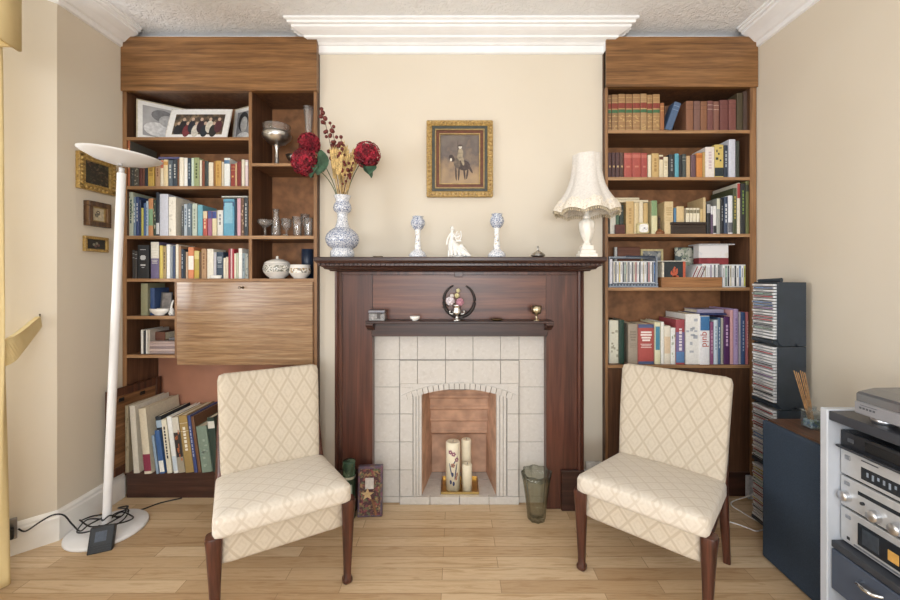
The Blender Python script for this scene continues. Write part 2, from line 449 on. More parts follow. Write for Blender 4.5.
shelf(L, lx0, lx1, ZL[3], .018, YBK, YB); shelf(L, lx0, lx1, ZL[4], .017, YBK)
upright('divider', L, xB(174.5), xB(178), ZL[6] - .02, ZL[4] - .017, YBK, YB + .001)
shelf(L, lx0, xB(174.5), ZL[5], .018, YBK); shelf(L, lx0, xB(178), ZL[6] - .001, .018, YBK, YB + .0015)
f = obj('desk_flap', MB().box(xB(178) + .001, lx1 - .001, YB - .012, YB + .008, zB(364.5), ZL[4] - .0175, .002), WD_FLAP, L)
lk = MB().at((xB(244), YB - .012, zB(287.5)), 0, PI / 2).lathe([(.007, 0), (.007, .003), (.005, .005)], 16).at()
lk.tube([(xB(244), YB - .018, zB(287.5)), (xB(244), YB - .04, zB(287.5))], .0016, 6).tube([(xB(244) + .007 * math.cos(a), YB - .045, zB(287.5) + .007 * math.sin(a)) for a in [i * PI / 6 for i in range(13)]], .0014, 6)
obj('key', lk, KEYM, f)
obj('desk_box', MB().box(xB(178), lx1, YB + .02, YBK, zB(364), zB(361)), WD_IN, L)
obj('base_shelf', MB().box(LX0 + .03, LX1 - .016, YB - .02, YBK - .012, ZL[7] - .02, ZL[7]), WD_DARK, L)
obj('plinth', MB().box(LX0 + .03, LX1 - .016, YB - .008, YB + .01, 0, ZL[7] - .02), WD_DARK, L)

RX0, RX1 = BX1 + .002, XR - .004
R = thing('bookcase', 'tall fitted brown wooden bookcase with low cupboard doors, behind the chair by the CD towers', 'bookcase', ((RX0 + RX1) / 2, YB, 0))
rx0, rx1 = xB(608), xB(750)
upright('side_panel', R, RX0, rx0, 0, PT - .02, YBK); upright('side_panel', R, rx1, RX1, 0, PT - .02, YBK)
obj('top_board', MB().box(rx0, rx1, YB + .021, YBK, zB(86.5), zB(84)), WD_IN, R)
obj('back_panel', MB().box(RX0, RX1, YBK, YBK + .012, 0, PT - .02), WD_BACK, R)
obj('top_panel', MB().box(RX0, RX1, YB - .012, YB + .02, zB(87.6), PT), WD_PANEL, R)
ZR = {1: zB(130), 2: zB(177), 3: zB(233.8), 4: zB(287.5), 5: zB(365)}
for k in range(1, 6): shelf(R, rx0, rx1, ZR[k], .017, YBK)
xm = xB(677)
for a, b, kx in ((rx0, xm - .001, xm - .012), (xm + .001, rx1, xm + .012)):
    d = obj('cupboard_door', MB().box(a + .001, b - .001, YB + .001, YB + .019, .135, ZR[5] - .02, .0015), WD_DOOR, R)
    obj('door_knob', MB().at((kx, YB + .001, ZR[5] - .035), 0, PI / 2).lathe([(.004, 0), (.003, .006), (.006, .012), (.003, .015), (0.0001, .016)], 12).at(), KEYM, d)
obj('plinth', MB().box(rx0, rx1, YB + .006, YB + .02, 0, .134), WD_DARK, R)
obj('plinth_moulding', MB().box(rx0, rx1, YB + .0, YB + .02, .118, .1345), WD_DARK, R)

# ------------------------------------------------------------------ books
PAGE = M('DDD0B4', 0.8, 0, 0.08, 200)
USED = set()
def setlabel(o, label):
    assert label not in USED, label
    assert 4 <= len(label.replace('-', 'x').split()) <= 16, label
    USED.add(label); o['label'] = label
def book_mesh(w, h, d, hexc, style='-', seed=0):
    """cover: rounded spine and two boards, with printed bands and title marks; returns cover MB, its materials, pages MB"""
    rng = random.Random(seed)
    t = min(.0025, w * .18); mats = [M(hexc, .5, 0, .035, 90)]
    out = [(-w/2, d), (-w/2, .002), (-w/3, .0006), (-w/8, 0), (w/8, 0), (w/3, .0006), (w/2, .002), (w/2, d), (w/2 - t, d), (w/2 - t, .003), (-w/2 + t, .003), (-w/2 + t, d)]
    bands = []                                # (z0, z1, mat)
    marks = []                                # (cx, cz, half width, half height, mat)
    def mi(c):
        m = M(c, .5, 0, .035, 90)
        if m not in mats: mats.append(m)
        return mats.index(m)
    for st in style.split('+'):
        k, _, a = st.partition(':')
        if k == 'b': bands.append((h * .80, h * .93, mi(a)))            # head band
        elif k == 'B': bands.append((h * .04, h * .30, mi(a)))          # wide foot band
        elif k == 'H': bands.append((h * .55, h, mi(a)))                # upper half
        elif k == 'e': bands += [(0, h * .07, mi(a)), (h * .91, h, mi(a))]
        elif k == 'M': bands.append((h * .28, h * .72, mi(a)))          # wide middle
        elif k == 'U': bands.append((h * .70, h * .99, mi(a)))          # top block
        elif k == 'a':                                                  # antique leather: red and green labels, gilt
            bands += [(h * .62, h * .76, mi('8E3A2E')), (h * .50, h * .585, mi('3E6B45'))]
            for z in (.04, .14, .27, .40, .60, .78, .9): bands.append((h * z, h * z + .0022, mi('C6A268')))
            for q in range(7): marks.append((rng.uniform(-.25, .25) * w, h * rng.uniform(.06, .44), w * .12, h * .012, mi('C4A064')))
        elif k == 'r':                                                  # raised gilt lines
            for z in (.72, .86): bands.append((h * z, h * z + .002, mi(a)))
        elif k == 'd': marks.append((0, h * .45, w * .22, h * .035, mi(a)))
        elif k == 'l':                                                  # label
            marks.append((0, h * .62, w * .38, h * .28, mi(a)))
        elif k == 't':                                                  # vertical title: run of small marks
            z = h * rng.uniform(.80, .88); c = mi(a)
            end = h * rng.uniform(.25, .42)
            while z > end:
                q = rng.uniform(.010, .022); marks.append((0, z - q / 2, w * .16, q * .42, c)); z -= q + .003
        elif k == 'T':                                                  # horizontal lines of title
            c = mi(a)
            for z, ww, hh in ((.80, .34, .022), (.735, .36, .022), (.665, .30, .022), (.60, .25, .022), (.50, .36, .007), (.46, .3, .007), (.42, .34, .007)):
                marks.append((0, h * z, w * ww, h * hh, c))
        elif k == 'o':
            c = mi(a)
            for dz, ww, hh in ((.68, .16, .012), (.645, .24, .024), (.60, .24, .024), (.565, .16, .014), (.40, .22, .022), (.33, .12, .008), (.86, .25, .008)): marks.append((0, h * dz, w * ww, h * hh, c))
        elif k == 's':                                                  # small scattered blotches
            c = mi(a)
            for q in range(9): marks.append((rng.uniform(-.36, .36) * w, h * rng.uniform(.1, .9), w * rng.uniform(.06, .16), h * rng.uniform(.012, .04), c))
    bi = 0
    for st in style.split('+'):
        if st[:2] == 'k:': bi = mi(st[2:])
    cuts = sorted(set([0.0, h] + [z for b in bands for z in b[:2]])); cuts = [z for z in cuts if 0 <= z <= h]
    mb = MB(); n = len(out)
    def band_of(z):
        r = 0
        for z0, z1, m in bands:
            if z0 <= z <= z1: r = m
        return r
    vs = [(x, y, z) for z in cuts for x, y in out]
    for k in range(len(cuts) - 1):
        bmat = band_of((cuts[k] + cuts[k + 1]) / 2)
        for i in range(n):
            j = (i + 1) % n
            mb.mat(bmat if 1 <= i <= 5 else bi)
            mb.add(vs if (k == 0 and i == 0) else [], [])
            mb.f.append([k * n + i, k * n + j, (k + 1) * n + j, (k + 1) * n + i]); mb.mi.append(mb.cur); mb.sm.append(False)
    m0 = (len(cuts) - 1) * n
    for base, rev in ((0, True), (m0, False)):
        for q in ((0, 1, 10, 11), (1, 2, 3, 4, 5, 6, 9, 10), (6, 7, 8, 9)):
            f = [base + i for i in q]; mb.f.append(f[::-1] if rev else f); mb.mi.append(0); mb.sm.append(False)
    for cx, cz, a, b_, m in marks:
        mb.mat(m).box(cx - a, cx + a, -.0004, .0012, cz - b_, cz + b_)
    pg = MB().box(-w/2 + t, w/2 - t, .0032, d - .003, .003, h - .003)
    return mb, mats, pg
NB = [0]
def book(x, y, z, w, h, d, hexc, style, label, group, lean=0.0, rz=0.0, flat=False, cat='book'):
    NB[0] += 1
    mb, mats, pg = book_mesh(w, h, d, hexc, style, NB[0])
    name = 'book'
    o = bpy.data.objects.new
    me = mb
    LOCAL = (Vector((0, 0, 0)), True)
    r = obj(name, mb, mats, None, (0, 0, 0)); LOC[r.name] = LOCAL
    obj('pages', pg, PAGE, r)
    r.location = (x, y, z)
    if flat: r.rotation_euler = (0, PI / 2, rz); r.location = (x - h / 2, y, z + w / 2)
    else:
        r.rotation_euler = (0, lean, rz)
        if lean: r.location.z += abs(math.sin(lean)) * w / 2 + .0005
    setp(r, None, cat, group); setlabel(r, label)
    return r
SHORT = lambda look: look.split()[0]
def row(text, ztop, group, place, ends, Yf=YB + .022, maxd=.205):
    """one line per book: x0 x1 ytop forward_mm colour style look...; standing on the shelf"""
    rows = []
    for ln in text.strip().splitlines():
        p = ln.split(); rows.append((float(p[0]), float(p[1]), float(p[2]), float(p[3]), p[4], p[5], ' '.join(p[6:])))
    n = len(rows); labs = []
    for i, rw in enumerate(rows):
        look = rw[6]
        if i < 4 or i >= n - 4 :
            k, e = (i + 1, ends[0]) if i < n - 1 - i else (n - i, ends[1])
            lab = '%s book %s from the %s, %s' % (look, ORD[k], e, place) if k > 1 else '%s book nearest the %s, %s' % (look, e, place)
        else:
            lab = '%s book between %s and %s ones, %s' % (look, SHORT(rows[i-1][6]), SHORT(rows[i+1][6]), place)
            if lab in USED or lab in labs:
                k, e = (i + 1, ends[0]) if i < n - 1 - i else (n - i, ends[1])
                lab = '%s book %s from the %s, %s' % (look, ORD[k], e, place)
        labs.append(lab)
    for (a, b, yt, fwd, hexc, st, look), lab in zip(rows, labs):
        Y = Yf - fwd / 1000
        x0, x1 = wx(a, Y), wx(b, Y); h = wz(yt, Y) - ztop
        d = max(.11, min(maxd - (Yf - YB - .022) + fwd / 1000, h * .76))
        book((x0 + x1) / 2, Y, ztop + .0004, x1 - x0 - .0008, h, d, hexc, st, lab, group)
ENDL = ('wall end', 'fireplace end'); ENDR = ('fireplace end', 'wall end')
row('''
127 129.8 139 14 B4613A k:5E5C54+t:E2C08A tall orange-brown
130 133.4 164 0 4A4A46 s:9C9A8C dark floral
133.6 138.6 165 0 5A544A s:A8A596 grey floral
139 142 163 0 6B3A33 - dull maroon
142.2 144.4 163 0 7B4A3A - russet
144.6 147.6 162 0 2E3440 - navy
147.8 154 160 0 C9A447 T:8A6A2A mustard-yellow
155 160 160.5 0 B58E68 t:8A5F3E tan
160.2 163.2 160 0 E4D8BC U:C96A50 cream red-topped
163.4 167.8 159.6 0 E6CFA0 b:D39A4A pale-orange
168 172.4 160 0 5A6670 t:C9CCC9 slate
172.6 177 159.5 0 35404A t:B9BDB8 charcoal-blue
177.2 179 159 0 7A5238 - brown
179.2 183.4 157.4 4 E9E0CC - plain cream
184 187.2 157.8 0 EDEBE6 - slim white
187.4 191 158 0 2C3D4F t:8FA0AE dark-blue
191.2 193.6 158 0 C9DCC8 - pale-green
193.8 199 157.6 0 98A574 t:4C5A33 olive-green
199.4 201.6 160 0 E5DECB - thin cream
201.8 204.4 160.5 0 8A4A34 - rust-brown
204.6 208.2 161.2 0 3D4648 - charcoal
208.4 213 162.5 0 EAE0CA - wide cream
213.2 215 161 0 A0703F - light-brown
215.2 221 160.8 0 CFA050 t:B88436 ochre
221.4 223.6 162 0 D9CDB4 - beige
224 229.6 158 3 E8ECEA b:5B86AE white blue-banded
230.6 234.8 164 0 9A3B32 r:D8A860+d:D8A860 crimson gilt
235 236.8 163 0 D2AE80 - thin tan
237 241 161.5 0 8A3434 - dark-red
241.4 244.4 159.5 0 E4DBC6 - ivory
245 248 160 0 E3CFD3 b:F0EEEA pale-pink
''', ZL[2], 'books on the second shelf of the desk bookcase', 'second shelf of desk bookcase', ENDL)
book(wx(168.5, 2.21), YB + .03, zB(157.3), .012, wx(180, 2.2) - wx(158, 2.2), .15, '5C5A86', '-', 'purple-blue book lying flat across the tops, second shelf of desk bookcase', 'books lying flat on the desk bookcase', flat=True)
row('''
128.8 132.8 192.2 6 B9C2AE s:5A7D63+t:2F4C5E pale patterned
133 135.6 197 0 6E88A3 t:D6DEE4 blue-grey
135.8 138.4 196.8 0 3B4F86 t:DDE3EE royal-blue lettered
138.6 140.8 200 0 2F3F66 - indigo
141 143.2 208 0 C9C25A - short yellow
143.4 145.6 203 0 4E6FA8 - mid-blue
145.8 148 201 0 A9C4DC t:4C6C95 sky-blue
148.2 152.8 198.5 0 CE8E5E M:7FA880 orange green-banded
153 155.6 200 0 3C4E40 s:C9C2A2 dark-green
155.8 159 192.5 8 2A313E B:C8CCD0 black tall
159.4 168 194 10 C3C6D4 - wide lilac-grey
168.4 175.6 197 14 E4DCCB s:CFC6B4 thick cream
181.4 183.6 205.5 0 4A4E50 t:A9ADA9 dark-grey
183.8 187 204 0 A8B4BE t:4C6178 pale-blue
187.2 191.4 203.4 0 5F6F7C t:CED6DA slate-blue
192 196.8 203.5 0 BBC4B4 t:8A9686 sage-green
197.4 202.4 205 0 6CB0C4 - turquoise
202.8 207 211 0 C4574E U:D9C9A4+t:F0C9A0 red cream-topped
207.6 211.6 211 0 B06C8C U:4F5C9E mauve blue-topped
212 216.4 211 0 E6D8B0 U:4A5AA2 cream blue-topped
217.2 222.8 210.2 0 E6E4DF t:8C8E92 white grey-lettered
223.2 233.8 199 14 5FA6C8 b:3F5C86+l:86BFD8 thick bright-blue
234.2 236.8 200 0 3A4150 - dark slate
237 240.4 198.4 4 DBA9BC - pink
240.6 243.6 197.6 0 7A5A48 s:D2B896 brown mottled
244 247.8 197.2 0 43484E t:B6B9BA dark lettered
''', ZL[3], 'books on the third shelf of the desk bookcase', 'third shelf of desk bookcase', ENDL)
book(wx(234, 2.2), YB + .02, zB(196.6), .008, wx(247.4, 2.2) - wx(221.5, 2.2), .15, 'C9CDC6', '-', 'pale grey book lying flat on top, third shelf of desk bookcase', 'books lying flat on the desk bookcase', flat=True)
row('''
132 134.2 250 0 3A3634 r:BFC2C4 dark silver-lined
134.4 136.8 251 0 47423F r:BFC2C4 charcoal silver-lined
137.4 148.6 245 8 2B2D31 o:C4C8CC thick black
150.6 158.6 242 6 6F6590 H:DCD8CC+T:E8E4DA purple white-topped
159 162.6 245.5 0 D8C05A - yellow
162.8 166 246.5 0 A8905F t:6F5A36 khaki
166.4 169.8 244.5 0 ECECEA - bright white
170 172.4 246 0 8C96A0 - grey
172.6 175 246 0 3F4E70 - dark-blue
175.4 178.2 244.5 0 E6DCC6 - pale cream
178.4 180.8 246 0 A9805E - tan
181 183.4 249 0 2D3B4E t:A9B4BC navy
183.6 185.4 250.5 0 2B3036 - black
185.6 187.6 252 0 C0A284 - fawn
188 193.4 247.2 4 D98252 M:EEE6DA orange white-banded
194 198.8 250.8 0 B9A648 U:D6C77A+B:C8A83C mustard
199 201 252 0 6E5236 - thin brown
201.2 206.2 249 0 B99068 t:8C6646 light-brown
207 213.2 249 0 EDE8D9 - wide cream
213.4 216 252.4 0 CDCBD6 - pale lilac
216.2 223 252 0 3F4F63 T:A8B2BC wide navy
223.2 225.4 258 0 E8DFCB - short cream
225.6 228 257 0 DED2BC - short beige
228.2 230.2 248.6 0 A63844 - crimson
230.4 232 248.8 0 E3BFC0 - thin pink
232.2 233.8 249 0 C23A48 - scarlet
234 236 253.6 0 E9E2D0 - ivory
236.2 238.2 253 0 BFC9B0 - pale-green
238.4 241.8 248.4 4 F0EFEC - plain white
242 244.8 253 0 8FA0AA t:5C6C78 grey-blue
245 248 253.6 0 A9B0AC s:6E7A78 grey speckled
''', ZL[4], 'books on the fourth shelf of the desk bookcase', 'fourth shelf of desk bookcase', ENDL)
row('''
140.6 147.4 283.5 0 8C8C6C - olive-grey
146.9 149.0 286 -40 3A4038 - dark-green
149.6 154.2 288 -20 3A568C - deep-blue
''', ZL[5], 'books in the small compartment beside the desk flap', 'compartment beside desk flap', ENDL)
for i, (a, b, yt, c, lk) in enumerate([(139.8, 142, 330, 'E6E4DE', 'white'), (142.4, 144.4, 331, '33343A', 'black'), (144.8, 146.4, 330.4, 'E0DED8', 'pale grey'), (146.8, 148.8, 330, 'B9B0A4', 'stone-grey')]):
    book((wx(a, 2.2) + wx(b, 2.2)) / 2, YB + .02, ZL[6], wx(b, 2.2) - wx(a, 2.2), wz(yt, 2.2) - ZL[6], .15, c, '-', 'thin %s booklet standing beside a magazine pile under the olive-grey book' % lk, 'booklets beside the magazine pile', cat='booklet')
zz = ZL[6]
for i, (c, lk) in enumerate([('A08C88', 'mauve-grey'), ('C0A8A0', 'pinkish'), ('8E7C7C', 'grey-brown'), ('B8A09A', 'dusty pink'), ('A8928C', 'taupe')]):
    book(wx(161.5, 2.2), YB + .018, zz, .0135, wx(174, 2.2) - wx(149, 2.2), .19, c, '-', '%s magazine, %s from the bottom of the flat pile beside the desk flap' % (lk, ORD[i + 1]), 'magazines piled flat beside the desk flap', flat=True, cat='magazine')
    zz += .0139
book(wx(158, 2.25), YB + .06, zz, .045, .085, .10, '6B4030', '-', 'red-brown boxed book lying on the magazine pile beside the desk flap', 'books lying flat on the desk bookcase', flat=True)
# ---- the big leaning books at floor level
zb = ZL[7]; YF = 2.155
for (tx0, tx1, bx0, bx1, yt, yb, c, st, lab, fw) in [
    (124.6, 128.2, 125, 128.6, 406, 472, 'A8997C', 's:8C7E62', 'worn fawn book at the lamp end of the big leaning row', 0),
    (129, 134.8, 133, 139.5, 406, 472, 'DDD6C6', '-', 'tall thick plain cream book second in the big leaning row', 8),
    (138, 145.5, 144.5, 151, 409, 473, 'D8CCB2', 'B:93304A', 'cream book with crimson foot third in the big leaning row', 16),
    (151, 153.5, 156, 158.6, 436, 474, '8AA0B8', '-', 'slim short pale blue book in the big leaning row', 16),
    (154.2, 159, 160, 164.5, 431, 473, '39609A', 'B:E4E2DA', 'short vivid blue book with white foot in the big leaning row', 14),
    (155, 160.5, 163.5, 166.5, 417, 471, '2A3038', 'b:9DB4C8', 'black book with pale blue top behind the short blue one', -4),
    (161, 166, 167, 172, 420, 471, 'D9D2BC', 't:3A3632', 'white book with dark vertical lettering in the big leaning row', 8),
    (166.6, 171, 173.5, 178, 417, 471, 'E9E9E6', 'B:C9D6E2', 'plain white book with pale blue foot in the big leaning row', 8),
    (171.4, 178, 178.4, 185, 417.5, 470, 'A49A86', 'U:D6D0C0+M:3C3434+s:C26A3C', 'brown pictorial book with orange and black spine in the leaning row', 4),
    (178.6, 187, 185.6, 193.6, 416, 468.5, 'A98B50', 't:EFE8D6+r:E8DDC2', 'gold-brown book with white vertical lettering in the big leaning row', 4),
    (187.4, 190.6, 194.2, 197.4, 416, 468, '3F4F8C', 't:AEB6D6', 'thin indigo book beside the gold-brown one in the leaning row', 2),
    (191, 194, 198, 201, 417, 468, '7A5238', '-', 'thin brown book beside the indigo one in the leaning row', 0),
    (196, 206.5, 201.6, 212.5, 427, 469, '7E9282', 's:9DAE9E', 'grey-green marbled book beside the cream chair, leaning', 2),
    (207, 214, 212.8, 219, 418, 468, '34463C', 'b:D8D6CC', 'dark green book with pale label behind the cream chair, leaning', -6)]:
    Y = YF - fw / 1000
    w = (wx(tx1, Y) - wx(tx0, Y)) * .96; ln = math.atan2(wx((bx0 + bx1) / 2, Y) - wx((tx0 + tx1) / 2, Y), wz(yt, Y) - wz(yb, Y))
    h = (wz(yt, Y) - zb) / math.cos(ln)
    book(wx((bx0 + bx1) / 2, Y), Y, zb, w, h, min(.255, h * .8), c, st, lab, 'big books leaning under the desk flap', lean=-ln)
# ---- cupboard bookcase
row('''
608.2 611.4 95 0 8A6444 a antique tan leather
611.8 618 94.6 0 96704A a gilt tan leather
618.4 625.6 94 0 A0774C a broad gilt leather
626 632.4 94.2 0 987048 a worn gilt leather
632.8 640.2 94 0 A0774C a wide gilt leather
640.6 647 93.6 0 A98458 a pale gilt leather
647.4 652.6 94.8 0 9E784C a slim gilt leather
653 660 94.2 0 A57D4E a mellow gilt leather
660.4 664.4 103 0 A4663C r:E0B768 short red-tan
664.8 668.4 106 -60 6E4C34 - dull brown
686.4 693.4 101 0 8E5E44 r:6E4634 tan-brown
694 700.4 101 0 7E5A50 r:5E423C mauve-brown
700.8 707.2 101.4 0 8C5C40 r:6E4634 chestnut
707.6 713.2 100.8 0 7A4A46 r:D6C2B0 maroon white-lined
713.6 719.2 101.4 0 86584A r:D6C2B0 brown white-lined
720 728.2 100 0 764440 r:5C3634 broad maroon
729 736.2 99.6 6 7F4A44 r:5C3634 rounded maroon
737 743 93 8 4F4430 - olive-dark
743.6 749.4 91.5 0 5A443A - brown-black
''', ZR[1], 'old books on the top shelf of the cupboard bookcase', 'top cupboard-bookcase shelf', ENDR)
Yb_ = 2.2; w = .036; ln = math.atan2(wx(681, Yb_) - wx(670.5, Yb_), wz(101.5, Yb_) - ZR[1])
book(wx(668.5, Yb_), Yb_, ZR[1], w, (wz(101.5, Yb_) - ZR[1]) / math.cos(ln) - w * math.sin(ln), .125, '4C6488', 'r:8FA4C0', 'blue cloth book leaning alone against the old maroon books', 'old books on the top shelf of the cupboard bookcase', lean=ln)
row('''
608.2 611.6 152.6 0 54383A d:D0AE74 dark-brown gilt-dotted
612 615.6 152.6 0 54383A d:D0AE74 dark-brown gilt-dotted
616 619.8 152.6 0 5A3C3C d:D8B880 dark-brown gilt-dotted
620.2 623.8 152.6 0 5C4038 d:D0AE74 dark-brown gilt-dotted
624.2 632 153 0 B4524A b:C26A5C+d:C87A66 salmon-red
632.4 641 152.8 2 B24F46 b:C26A5C+d:C87A66 wide salmon-red
641.4 647.4 153 0 AE4C46 b:BC6456+d:C87A66 narrow salmon-red
648 651.4 155 0 E6DCC2 - slim cream
651.8 659 153.4 0 CBA86A t:A9834A ochre-tan
659.4 663.4 155 0 E0D2B0 b:6A4030 ivory
663.8 668.2 157 0 E2D6B6 T:B9A67C cream lettered
669 674.6 154.4 0 35383C t:8A8C8C black
675 679 153.6 0 5AA6BC - turquoise
679.4 682.4 155 0 2E3034 - thin black
682.6 686.2 154 0 4A5252 r:A9AFA6 slate
686.6 690.4 156 0 C7A478 - tan
691 696 155 0 6C5058 - plum
696.6 702.6 153 2 D2823C b:B86428 orange
702.8 705.2 152 2 BC9A58 - thin ochre
705.6 714.6 147 8 E3DAD4 t:C9B4BC thick off-white
715 723.6 144.6 10 D2B964 B:2E3A40+s:2E3A40 yellow black-marked
724 728.2 145.4 8 2F3A4C t:A9B2BA navy
729 735.6 139.4 16 C6CBDA - tall lilac-white
736.2 739.6 141 8 3C4238 - dark-green
''', ZR[2], 'books on the second shelf of the cupboard bookcase', 'second cupboard-bookcase shelf', ENDR)
row('''
610.2 615.8 205 0 D2D0C4 - pale grey
616.2 619.4 205.5 0 4E6A54 - green
619.8 623.8 205 0 33403C - dark-green
626.2 634 201.4 0 CFAE74 t:B8935A thick tan
634.4 639 202.6 0 D9C394 - buff
639.4 643.2 202 0 E3D6B8 - cream
643.6 648 203 0 CBAA6C - sand
651.6 657.4 200.6 2 DAD3A6 H:7FA070 cream green-topped
664.6 673.4 201.6 6 D6BE8E T:C3A674 wide buff
674 676.4 208 0 4C82B0 - bright-blue
676.6 684 206.4 0 D8BC88 - light-tan
686.2 689.6 208 0 E8DFC4 b:8C8466 white
690 693 208 0 E4DAC0 b:8C8466 ivory
693.4 696.4 208 0 E6DCC2 b:8C8466 off-white
696.8 699.8 208 0 EAE1C8 b:8C8466 pale
700.4 703 209 0 CDB27A - straw
703.4 706 197.5 4 D0B684 - tall tan
707 710.8 204 0 2C2E32 U:A9ACB0 black
711 713.2 206 0 6A5470 U:E0E2E6 purple
713.4 716.6 206 0 E4E4E4 B:34363C white black-footed
717 720.4 198.4 4 9EA29C U:CFCFB8 grey
720.8 723.8 199 0 2A2C30 t:8C9096 jet-black
724.2 728 197 4 3A4862 t:DDE2EA navy
728.4 732.8 195.6 6 E2E4EC B:6A6C74 white
733.2 737 188 10 4A5238 t:B8A24A olive-gold
737.4 740.4 183 14 DCD5C2 U:A83A3A cream red-topped
740.8 745.6 183.5 14 2E3032 t:6E8C3E tall black
746 749.4 181 14 66693A b:3A3C2E tall olive
''', ZR[3], 'books and discs on the third shelf of the cupboard bookcase', 'third cupboard-bookcase shelf', ENDR)
for i, (a, b, z, lk) in enumerate([(614, 649.6, zB(201.2) , 'lower cream'), (611, 641, zB(198.6), 'upper cream')]):
    book(wx((a + b) / 2, 2.2), YB + .03 + .004 * i, z, .0125, wx(b, 2.2) - wx(a, 2.2), .14, ['DCCFB0', 'D3C7A8'][i], '-', '%s book lying flat on the books above the white clock' % lk, 'cream books lying flat above the clock', flat=True)
row('''
628.4 637.8 324 -6 A39584 T:8E8070 taupe
638.4 654 324.4 2 B8504A e:54628C+T:F0E0D8 thick red blue-edged
654.8 660.6 322.4 2 E2DCB4 l:4A8CA8 pale-yellow
661 664.2 322 0 E6E4DC - slim white
664.6 670.6 326 4 E4DAC6 M:E0C4A0 cream
671 675.6 328 6 EAEAE4 s:B9C0A6 white
676.2 684.8 319.6 10 A84850 B:5A84B8+M:7A6A9A+t:E8DDE0 tall red-to-blue
685.6 700 314 6 E8E5DE s:B2B6BE wide white grey-spotted
''', ZR[5], 'tall books on the shelf above the cupboard', 'shelf above the cupboard', ('dark green picture book', 'red-lettered one'))
wb = row('''
700.6 709.8 316 16 EAE8EA U:3F78B0 white blue-topped
710.4 713.6 322 8 94507C t:C9A0B8 mulberry
714 718 320 8 C6D6E2 t:8AA4BC pale-blue
718.4 720.8 318 6 4F6E94 t:C6D2E0 steel-blue
721.2 723.6 318 4 A9A698 - grey
724 730 317 8 54285E t:C8A8CC deep purple
730.6 733.6 310.4 10 D8A0A4 - rose-pink
734 738.6 309.2 12 B49CCC t:9682B4 lilac
739 741 312 8 B9B6C4 - pale grey
741.4 745.4 312.4 10 3F5E94 t:9DB0D0 vivid blue
745.8 749.6 312 8 CF7A84 t:E8B4B4 salmon-pink
''', ZR[5], 'tall books on the shelf above the cupboard', 'cupboard shelf beside the CD towers', ('spotted one', 'wall end'))
# the red lettering on the white spine
def lettering(txt, par, loc, size, matl, rot, ext=.0004):
    cu = bpy.data.curves.new('lettering', 'FONT'); cu.body = txt; cu.size = size; cu.extrude = ext; cu.align_x = 'CENTER'; cu.align_y = 'CENTER'
    t = bpy.data.objects.new('lettering_source', cu); COL.objects.link(t)
    bpy.context.view_layer.update()
    me = bpy.data.meshes.new_from_object(t.evaluated_get(bpy.context.evaluated_depsgraph_get()))
    bpy.data.objects.remove(t); me.materials.clear(); me.materials.append(matl)
    o = bpy.data.objects.new('lettering', me); COL.objects.link(o); o.parent = par; o.location = loc; o.rotation_euler = rot
    LOC[o.name] = LOC[par.name]
    return o
qb = [o for o in bpy.data.objects if o.get('label', '').startswith('white blue-topped book')][0]
hq = qb.dimensions.z
lt = lettering('quid', qb, (0.0, -.0006, hq * .52), .05, M('C0402E', .5), (PI / 2, PI / 2, 0)); 
lt['label'] = 'red lettering'
zf = zB(311.6)
book(wx(713.5, 2.19), YB + .02, wz(315.6, 2.18), .010, wx(729, 2.2) - wx(699, 2.2), .15, '2F3A6C', '-', 'dark indigo book lying flat on books beside the tall lilac one', 'books lying flat above the cupboard', flat=True)
book(wx(714.5, 2.19), YB + .04, wz(315.6, 2.18) + .0105, .020, wx(728, 2.2) - wx(701, 2.2), .13, '9A93B0', '-', 'grey-lilac book lying topmost flat beside the tall lilac one', 'books lying flat above the cupboard', flat=True)
# the picture-covered book standing turned at the fireplace end
bt = book(wx(613.8, 2.24), YB + .045, ZR[5], wx(619, 2.2) - wx(608.8, 2.2), wz(321, 2.2) - ZR[5], .09, 'DAD8C4', 's:A9A48C', 'pale picture book standing beside its dark green neighbour above the cupboard', 'tall books on the shelf above the cupboard')
bt = book(wx(621.6, 2.22), YB + .03, ZR[5], wx(624, 2.2) - wx(619.2, 2.2), wz(320.4, 2.2) - ZR[5], .15, '1F4034', '-', 'dark green book beside the pale picture book above the cupboard', 'tall books on the shelf above the cupboard')

# ------------------------------------------------------------------ discs
CDW = [('E6E6E8', 'white'), ('DADCE0', 'pale grey'), ('2E3238', 'black'), ('B04A4C', 'red'), ('3F5E90', 'blue'), ('C9BFA4', 'cream'), ('5A7466', 'green'), ('8A6A9A', 'violet')]
CLEAR = M('D5D8DC', .25, 0, .03, 20)
def cd_mesh(hexc, L=.125, W=.142, T=.0098):
    """flat case: L along x (spine side at y=0), W deep along y, T high; printed spine strip"""
    mb = MB(); mb.mat(0).box(-L/2, L/2, .0005, W, 0, T, .0008); mb.mat(1).box(-L/2 + .006, L/2 - .006, -.0003, .002, .0022, T - .002)
    mb.mat(2).box(-L/2 + .02, -L/2 + .07, -.0006, .001, .004, T - .0038)
    m = MB.__new__(MB)
    return mb, [CLEAR, M(hexc, .4, 0, .06, 50), M(mul(hexc, .55 if int(hexc[:2], 16) > 120 else 1.9), .4)]
def cd(loc, rot, col, label, group, L=.125, W=.142, T=.0098):
    mb, ms = cd_mesh(col, L, W, T)
    o = obj('cd_case', mb, ms, None, (0, 0, 0)); o.location = loc; o.rotation_euler = rot
    setp(o, None, 'cd case', group); setlabel(o, label)
    return o
